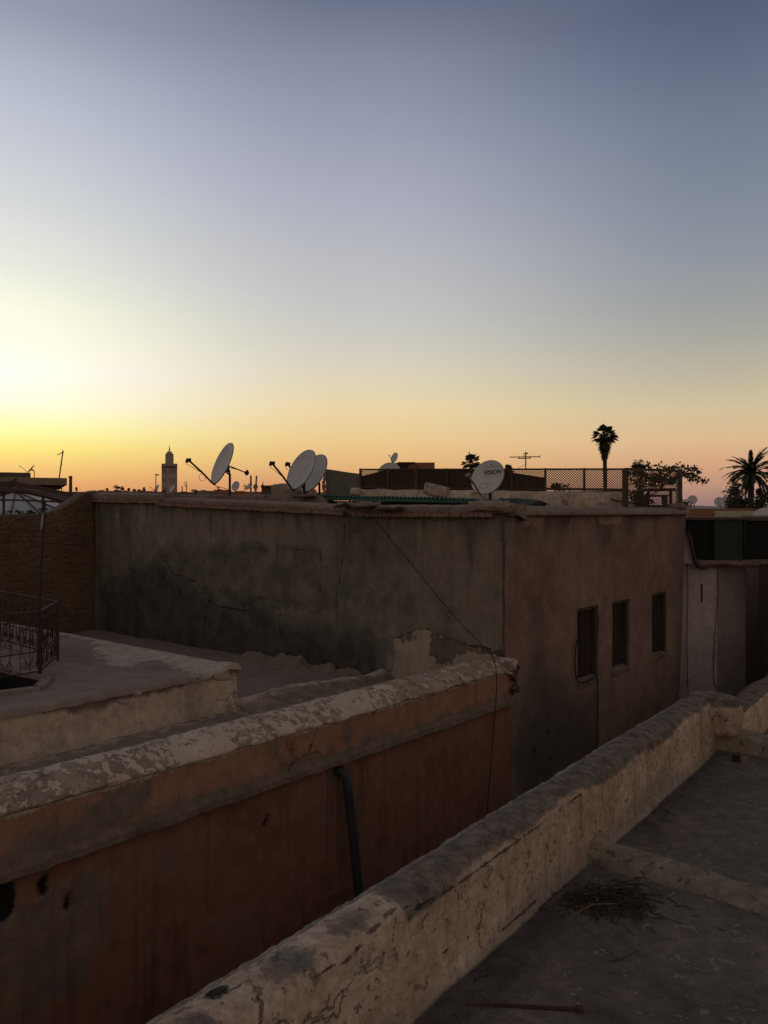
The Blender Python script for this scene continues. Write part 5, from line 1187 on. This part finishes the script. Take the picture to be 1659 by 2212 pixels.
# grey green sloped wall with ragged brick edge
gg_ = thing('green_grey_wall', 'plain grey green gable wall with a ragged brick left edge, left of the lattice fence', 'wall', at(740, 1106, 21).to_tuple()[:2]+(0,))
mb = MB(); P = [at(704, 1080, 21), at(781, 1080, 21), at(781, 1024, 21), at(750, 1020, 21), at(725, 1016, 21), at(704, 1013, 21)]; o_ = Vector((0, 1.2, 0))
mb.add(P+[q+o_ for q in P], [tuple(range(6)), tuple(range(11, 5, -1))]+[(i, i+6, (i+1) % 6+6, (i+1) % 6) for i in range(6)]); mb.build('wall', M['greenhouse'], gg_)
for i in range(20):
    mb = MB(); v = 1015+i*3.2; mb.box(at(702.5+rr.uniform(-1.8, 1.2)-(2.5 if 6 < i < 14 else 0), v, 20.98), (.07+rr.random()*.04, .12, .033), jit=.004); mb.build('brick', M['brick'], gg_)
t = block('far_house', 'pinkish flat roofed block above the middle of the lattice fence', [(893, 939, 999, 32, 3, 'pinkhouse'), (853, 900, 1000, 31.4, 3.4, 'pinkhouse', None, 'side_wall'), (858, 897, 998, 31.2, 3.6, 'pinkhouse', 999.6, 'parapet')]); wwin(t, 858, 882, 1003, 1014, 31.4, 'doorway')
block('far_house', 'long low brown roof on the right horizon behind the pale green wall', [(1486, 1655, 1098.5, 30, 8, 'brownwall' if False else 'pinkhouse'), (1486, 1545, 1104, 24, 4, 'pinkhouse')])
block('far_house', 'pale green washed parapet above the dark fence at the right', [(1540, 1800, 1104, 20, 3, 'limehouse'), (1480, 1800, 1117, 18.5, 1.5, 'tanhouse')])
# skyline roofs left and middle
rn = random.Random(9)
sky_l = [(205, 250, 1060), (246, 262, 1058.5), (258, 300, 1061), (296, 330, 1060.5), (326, 352, 1062), (380, 430, 1063), (425, 470, 1060), (462, 500, 1058), (495, 566, 1062), (640, 712, 1064)]
names = ['under the first skyline trees left of the minaret', 'with a small raised room left of the minaret', 'midway between adobe wall and minaret', 'beneath the small skyline trees nearest the minaret', 'at the left foot of the minaret', 'at the right foot of the minaret', 'left of the leftmost big dish', 'directly below the leftmost big dish', 'below the two white poles', 'behind the pair of big dishes']
for (u0, u1, v), nm in zip(sky_l, names):
    Y = rn.uniform(70, 130); block('far_house', 'distant flat roof '+nm, [(u0, u1, v, Y, rn.uniform(8, 14), rn.choice(['tanhouse', 'darkhouse', 'pinkhouse'])), (u0+(u1-u0)*.2, u0+(u1-u0)*.45, v-1.5, Y+2, 3, 'darkhouse')])
block('far_house', 'distant roof between the lattice screen and the date palm', [(1470, 1560, 1101, 140, 20, 'darkhouse')])
block('far_house', 'distant roof behind the bushes under the date palm', [(1556, 1900, 1100, 120, 20, 'darkhouse')])
block('far_house', 'distant roof hidden low behind the lattice fence', [(700, 1480, 1102, 110, 20, 'darkhouse')])

# ------------------------------------------------------------------ minaret
YM = 900.0; mt = thing('minaret', 'tall square stone minaret with a lantern and ball finial on the left skyline', 'tower', (at(366, 0, YM).x, YM, 0))
cxm = at(366, 0, YM).x; half = 17.0/FPX*YM   # half diagonal
def sqtower(hw, z0, z1, mat, name, rot=math.pi/4, parent=mt, inset=0):
    mb = MB(); pts = [(cxm+hw*math.cos(k*math.pi/2+math.pi/2*0+0), YM+hw*math.sin(k*math.pi/2)) for k in range(4)]; mb.prism(pts, z0, z1); return mb.build(name, mat, parent)
zt1 = at(0, 1004.5, YM).z; sqtower(half, 0, zt1, M['stone'], 'shaft')
zt2 = at(0, 982.5, YM).z; sqtower(half*.53, zt1, zt2, M['stone'], 'lantern')
for sg in range(4):                                   # merlons
    a = Vector((cxm+half*math.cos(sg*math.pi/2), YM+half*math.sin(sg*math.pi/2), zt1)); b = Vector((cxm+half*math.cos((sg+1)*math.pi/2), YM+half*math.sin((sg+1)*math.pi/2), zt1))
    mb = MB()
    for i in range(8):
        q = a.lerp(b, (i+.5)/8); mb.box(q+Vector((0,0,.7)), (.85, .6, 1.5), (b-a).normalized(), Vector((0,0,1)).cross((b-a).normalized()))
    mb.build('battlement', M['stone'], mt)
    a2 = Vector((cxm+half*.53*math.cos(sg*math.pi/2), YM+half*.53*math.sin(sg*math.pi/2), zt2)); b2 = Vector((cxm+half*.53*math.cos((sg+1)*math.pi/2), YM+half*.53*math.sin((sg+1)*math.pi/2), zt2)); mb = MB()
    for i in range(5):
        q = a2.lerp(b2, (i+.5)/5); mb.box(q+Vector((0,0,.4)), (.6, .4, .9), (b2-a2).normalized(), Vector((0,0,1)).cross((b2-a2).normalized()))
    mb.build('battlement', M['stone'], mt)
    if sg in (2, 3):
        dd = (b-a).normalized(); nn = Vector((dd.y, -dd.x, 0))
        for zz, hh, k_ in ((zt1-7, 5, 3), (zt1-17, 5, 2), (zt1-28, 6, 2)):
            for i in range(k_):
                mb = MB(); mb.box(a.lerp(b, (i+1)/(k_+1))*1.0+Vector((0,0,zz-zt1))+nn*.05, (1.1, .3, hh), dd, nn); mb.build('window', M['darkhouse'], mt)
        mb = MB(); mb.bar(a.lerp(b,.02)+Vector((0,0,-2.5))+nn*.1, a.lerp(b,.98)+Vector((0,0,-2.5))+nn*.1, .3, 2.2); mb.build('tile_band', M['darkhouse'], mt)
mb = MB(); zd = zt2
mb.tube([(cxm, YM, zd+h_) for h_ in (0, 1.2, 2.2, 3.2, 4.0, 4.5)], [3.6, 3.6, 3.3, 2.4, 1.2, .3], 16); mb.build('dome', M['stone'], mt, smooth=True)
mb = MB(); mb.tube([(cxm, YM, zd+4.3), (cxm, YM, zd+11.2)], [.25, .12], 6)
for h_, r_ in ((5.6, 1.0), (7.4, .75), (8.9, .5)):
    mb.tube([(cxm, YM, zd+h_-r_), (cxm, YM, zd+h_-r_*.6), (cxm, YM, zd+h_), (cxm, YM, zd+h_+r_*.6), (cxm, YM, zd+h_+r_)], [.1, r_*.8, r_, r_*.8, .1], 10)
mb.build('finial', M['darkhouse'], mt, smooth=True)

# ------------------------------------------------------------------ palms and trees
def fan_palm(name, label, u, vc_, Y, crownpx, base_v, seed, skirt=True, up=1.0, group='palms'):
    rn = random.Random(seed); c_ = at(u, vc_, Y); rc = crownpx/2/FPX*Y; t = thing(name, label, 'palm tree', (c_.x, c_.y, 0), group)
    mb = MB(); mb.tube([(c_.x, c_.y, 0), (c_.x+.1, c_.y, c_.z*.5), (c_.x, c_.y, c_.z)], [.26*rc, .15*rc, .15*rc], 8); mb.build('trunk', M['bark'], t)
    lf = MB(); dr = MB()
    def frond(o_, dir_, L, sag, mbx, nb=11):
        dir_ = dir_.normalized(); e = o_+dir_*L*.55+Vector((0,0,-sag*.3)); side = dir_.cross(Vector((0,0,1)))
        if side.length < .1: side = Vector((1,0,0))
        side.normalize(); mbx.tube([o_, e], [.02*rc, .012*rc], 3, False)
        for k in range(nb):
            an = (k/(nb-1)-.5)*2.5; d_ = (dir_*math.cos(an)+side*math.sin(an)).normalized(); ln = L*.5*(1-.25*abs(an)/1.25); tip = e+d_*ln+Vector((0,0,-sag*.7*ln/L-.08*L)); mid = e+d_*ln*.5; w_ = d_.cross(Vector((0,0,1))); w_ = (w_.normalized() if w_.length > .1 else Vector((0,1,0)))*L*.075
            mbx.add([e, mid+w_, tip, mid-w_], [(0,1,2,3)])
    for i in range(58):
        th = rn.uniform(0, 6.283); el = rn.uniform(-.5, 1.45); d_ = Vector((math.cos(th)*math.cos(el), math.sin(th)*math.cos(el), math.sin(el)))
        frond(c_+Vector((0,0,rc*.15)), d_, rc*rn.uniform(.85, 1.1), rc*rn.uniform(.05,.35), lf)
    lf.build('crown', M['palm'], t)
    if skirt:
        for i in range(260):
            th = rn.uniform(0, 6.283); h_ = rn.random(); r_ = rc*(.60-.42*h_)*rn.uniform(.6,1.15); z_s = c_.z-rc*.05-h_*rc*1.45
            q = Vector((c_.x+math.cos(th)*r_*.4, c_.y+math.sin(th)*r_*.4, z_s+rc*.25)); e = Vector((c_.x+math.cos(th)*r_*1.25, c_.y+math.sin(th)*r_*1.25, z_s-rc*.30)); s_ = Vector((-math.sin(th), math.cos(th), 0))*rc*.09; m_ = q.lerp(e, .5)
            dr.add([q, m_+s_, e, m_-s_], [(0,1,2,3)]); 
        dr.build('dead_fronds', M['palmdry'], t)
    return t
fan_palm('fan_palm', 'tall slim fan palm with a shaggy skirt of dead fronds, clear above the fence', 1306, 945, 95, 58, 1100, 2)
fan_palm('fan_palm', 'palm crown showing just behind the lettered dish', 1018, 1003, 60, 48, 1100, 5, skirt=False)
fan_palm('fan_palm', 'tips of a palm crown right of the lettered dish, above the fence', 1097, 1018, 70, 30, 1100, 6, skirt=False)
fan_palm('fan_palm', 'tiny far palm between the two white poles on the skyline', 552, 1052, 150, 13, 1100, 7, skirt=True)
def date_palm(name, label, u, vc_, Y, rpx, seed):
    rn = random.Random(seed); c_ = at(u, vc_, Y); rc = rpx/FPX*Y; t = thing(name, label, 'palm tree', (c_.x, c_.y, 0), 'palms')
    mb = MB(); r0 = 6.0/FPX*Y; mb.tube([(c_.x+.1, c_.y, 0), (c_.x, c_.y, c_.z*.6), (c_.x, c_.y, c_.z-.1*rc), (c_.x, c_.y, c_.z+.1*rc)], [r0, r0, r0*1.05, r0*1.9], 10)
    for i in range(60):
        th = rn.uniform(0, 6.28); zz = rn.uniform(c_.z*.35, c_.z); q = Vector((c_.x+math.cos(th)*r0, c_.y+math.sin(th)*r0, zz)); mb.box(q, (r0*.4, r0*.4, r0*.5), (math.cos(th), math.sin(th), .5), (-math.sin(th), math.cos(th), 0))
    mb.build('trunk', M['bark'], t)
    lf = MB()
    for i in range(66):
        th = rn.uniform(0, 6.283); el = math.asin(rn.uniform(-.25, .99)); L = rc*rn.uniform(.9, 1.15); 
        d_ = Vector((math.cos(th)*math.cos(el), math.sin(th)*math.cos(el), math.sin(el))); pts = []; q = c_+Vector((0,0,rc*.08)); dirv = d_.copy(); n_ = 11
        for k in range(n_+1):
            pts.append(q.copy()); q = q+dirv*(L/n_); dirv = (dirv+Vector((0,0,-.10-.09*(1-abs(el)/1.57)*(k/n_)))).normalized()
        lf.tube(pts, [.016*rc*(1-.8*k/n_) for k in range(n_+1)], 3, False)
        for k in range(1, n_):
            a = pts[k]; dd = (pts[k+1]-pts[k]).normalized(); sd_ = dd.cross(Vector((0,0,1))); sd_ = sd_.normalized() if sd_.length > .05 else Vector((1,0,0))
            ll = rc*.13*math.sin(math.pi*(k+.9)/(n_+1.2))**.6
            for j in (0, .25, .5, .75):
                aa = a.lerp(pts[k+1], j)
                for sg in (-1, 1):
                    tip = aa+(dd*.75+sd_*sg*.75+Vector((0,0,rn.uniform(-.45, .15)))).normalized()*ll
                    ww = dd*rc*.03; lf.add([aa-ww, aa+ww, tip], [(0,1,2)])
    lf.build('crown', M['palm'], t)
date_palm('date_palm', 'broad date palm with arching fronds at the right edge', 1622, 1028, 62, 62, 4)
date_palm('date_palm', 'second date palm whose frond tips reach in at the right edge', 1690, 1030, 66, 45, 8)
Yb = 55
bush('garden_tree', 'dark bushy tree at the foot of the date palm, left side with pale loose sprays', 'tree', at(1600, 1125, Yb), [(at(1597,1078,Yb),(.75,.6,.62)), (at(1582,1088,Yb),(.55,.5,.5)), (at(1608,1090,Yb),(.45,.5,.42)), (at(1588,1062,Yb),(.3,.3,.3))], 420, .10, M['leaf'], 21, 8)
bush('garden_tree', 'silvery thin leaved tree in front of the date palm trunk', 'tree', at(1592, 1125, Yb-4), [(at(1575,1062,Yb-4),(.45,.3,.35)), (at(1585,1052,Yb-4),(.3,.3,.3)), (at(1570,1080,Yb-4),(.35,.3,.3)), (at(1595,1048,Yb-4),(.2,.2,.22))], 70, .085, M['leafgrey'], 22, 10)
bush('garden_tree', 'dark spreading tree right of the date palm trunk, reaching the right edge', 'tree', at(1645, 1125, Yb), [(at(1648,1075,Yb),(.6,.5,.7)), (at(1668,1070,Yb),(.8,.5,.8)), (at(1640,1091,Yb),(.45,.5,.4)), (at(1690,1075,Yb),(1,.6,.9)), (at(1640,1062,Yb),(.2,.2,.2))], 420, .10, M['leaf'], 23, 8)
bush('garden_tree', 'small dark tree beside the end of the lane coping, left of the round dishes', 'tree', at(1482, 1125, 45), [(at(1480,1085,45),(.22,.2,.2)), (at(1485,1090,45),(.25,.2,.2))], 120, .05, M['leaf'], 24, 4)
for i, (u, v, h_, w_, nm) in enumerate([(252,1052,5,8,'rounded tree on the skyline left of the minaret'), (264,1055,5,4,'narrow tree just right of the rounded skyline tree'), (231,1057,3,3,'leftmost tiny tree on the skyline'), (278,1057,3,3,'small lone tree on the skyline midway to the minaret'), (290,1059,2.5,4,'low bush like tree left of the cypress on the skyline'), (311,1057,5,3,'small dark tree near the thin mast left of the minaret'), (300,1059,2,3,'tiny tree between two others left of the minaret'), (165,1056,4,2,'thin dark cypress right of the chimney block'), (420,1060,3,8,'low dark tree mass right of the minaret'), (355,1062,3,4,'little tree in front of the minaret foot')]):
    Y = 170; k = Y/FPX
    bush('skyline_tree', 'far '+nm, 'tree', at(u, v+14, Y), [(at(u, v, Y), (w_*k, w_*k, h_*k)), (at(u+w_*.4, v+1.5, Y), (w_*.6*k, w_*.6*k, h_*.6*k))], 90, .16, M['leaf'], 40+i, 3, 'trees on the skyline')

# ------------------------------------------------------------------ canopy of grey sheeting behind the adobe wall
YC = 20.5
cn_ = thing('garden_canopy', 'grey plastic sheeted canopy with a dark frame behind the adobe wall', 'canopy', at(50, 1106, YC).to_tuple()[:2]+(0,))
ap = at(35, 1062, YC+1.0); q1 = at(-110, 1112, YC-1); q2 = at(150, 1112, YC-1); q3 = at(185, 1096, YC+3); q4 = at(-70, 1096, YC+3)
mb = MB(); mb.add([ap, q1, q2, q3, q4]+[p_-Vector((0,0,.02)) for p_ in (ap, q1, q2, q3, q4)], [(0,1,2),(0,2,3),(0,3,4),(0,4,1),(5,7,6),(5,8,7),(5,9,8),(5,6,9),(1,6,7,2),(2,7,8,3),(3,8,9,4),(4,9,6,1)]); mb.build('sheeting', M['canvas'], cn_)
for q in (q1, q2, q3, q4, at(25, 1112, YC-1), at(90, 1112, YC-1)):
    mb = MB(); mb.bar(ap+Vector((0,-.03,.02)), q+Vector((0,-.03,.02)), .025); mb.build('rib', M['iron'], cn_)
for q in (q1, q2, q3, q4):
    mb = MB(); mb.bar(q, Vector((q.x, q.y, 0)), .06); mb.build('post', M['iron'], cn_)
fr_ = thing('pergola_frame', 'weathered wooden roof frame with sagging beams standing over the grey canopy', 'pergola', at(60, 1106, 19.2).to_tuple()[:2]+(0,))
for pts, w_ in (([(-60,1063),(20,1060),(62,1063),(100,1071),(142,1088)], .10), ([(-60,1048),(30,1043),(60,1050),(110,1060),(180,1074)], .09), ([(-60,1079),(60,1081),(147,1085)], .045), ([(30,1041),(22,1052),(10,1056),(-30,1062)], .05), ([(36,1044),(48,1060)], .035), ([(24,1042),(36,1034)], .05)):
    for (a, b) in zip(pts, pts[1:]):
        mb = MB(); mb.bar(at(*a, 19.0), at(*b, 19.0), w_*.8, w_); mb.build('beam', M['lattice'], fr_)
for u, v0 in ((8, 1060), (93, 1068), (140, 1086)):
    mb = MB(); mb.bar(at(u, v0, 19.05), Vector((at(u,0,19.05).x, 19.05, 0)), .045); mb.build('post', M['lattice'], fr_)
mb = MB(); P = [at(40, 1047, 19.3), at(112, 1061, 19.3), at(182, 1074, 19.3), at(150, 1084, 18.9), at(100, 1071, 18.9), at(60, 1062, 18.9), at(-60, 1060, 18.9), at(-60, 1049, 19.3)]
mb.add(P+[q+Vector((0,.03,-.03)) for q in P], [tuple(range(8)), tuple(range(15, 7, -1))]+[(i, (i+1) % 8, (i+1) % 8+8, i+8) for i in range(8)]); mb.build('roof_cover', M['darkhouse'], fr_)

# ------------------------------------------------------------------ evening haze
HAZE = 1.5e-5
hm = bpy.data.materials.new('haze'); hm.use_nodes = True; hm.node_tree.nodes.clear(); hg = G(hm.node_tree)
pv = hg.node('ShaderNodeVolumePrincipled', Color=(.93, .90, .88), Density=HAZE)
ho = hg.node('ShaderNodeOutputMaterial', Volume=pv.outputs[0])
mb = MB(); mb.box((0, 0, 205), (36000, 36000, 412))
tag(mb.build('haze', hm, origin=(0, 0, 0)), 'thin warm evening haze over the town', kind='stuff')
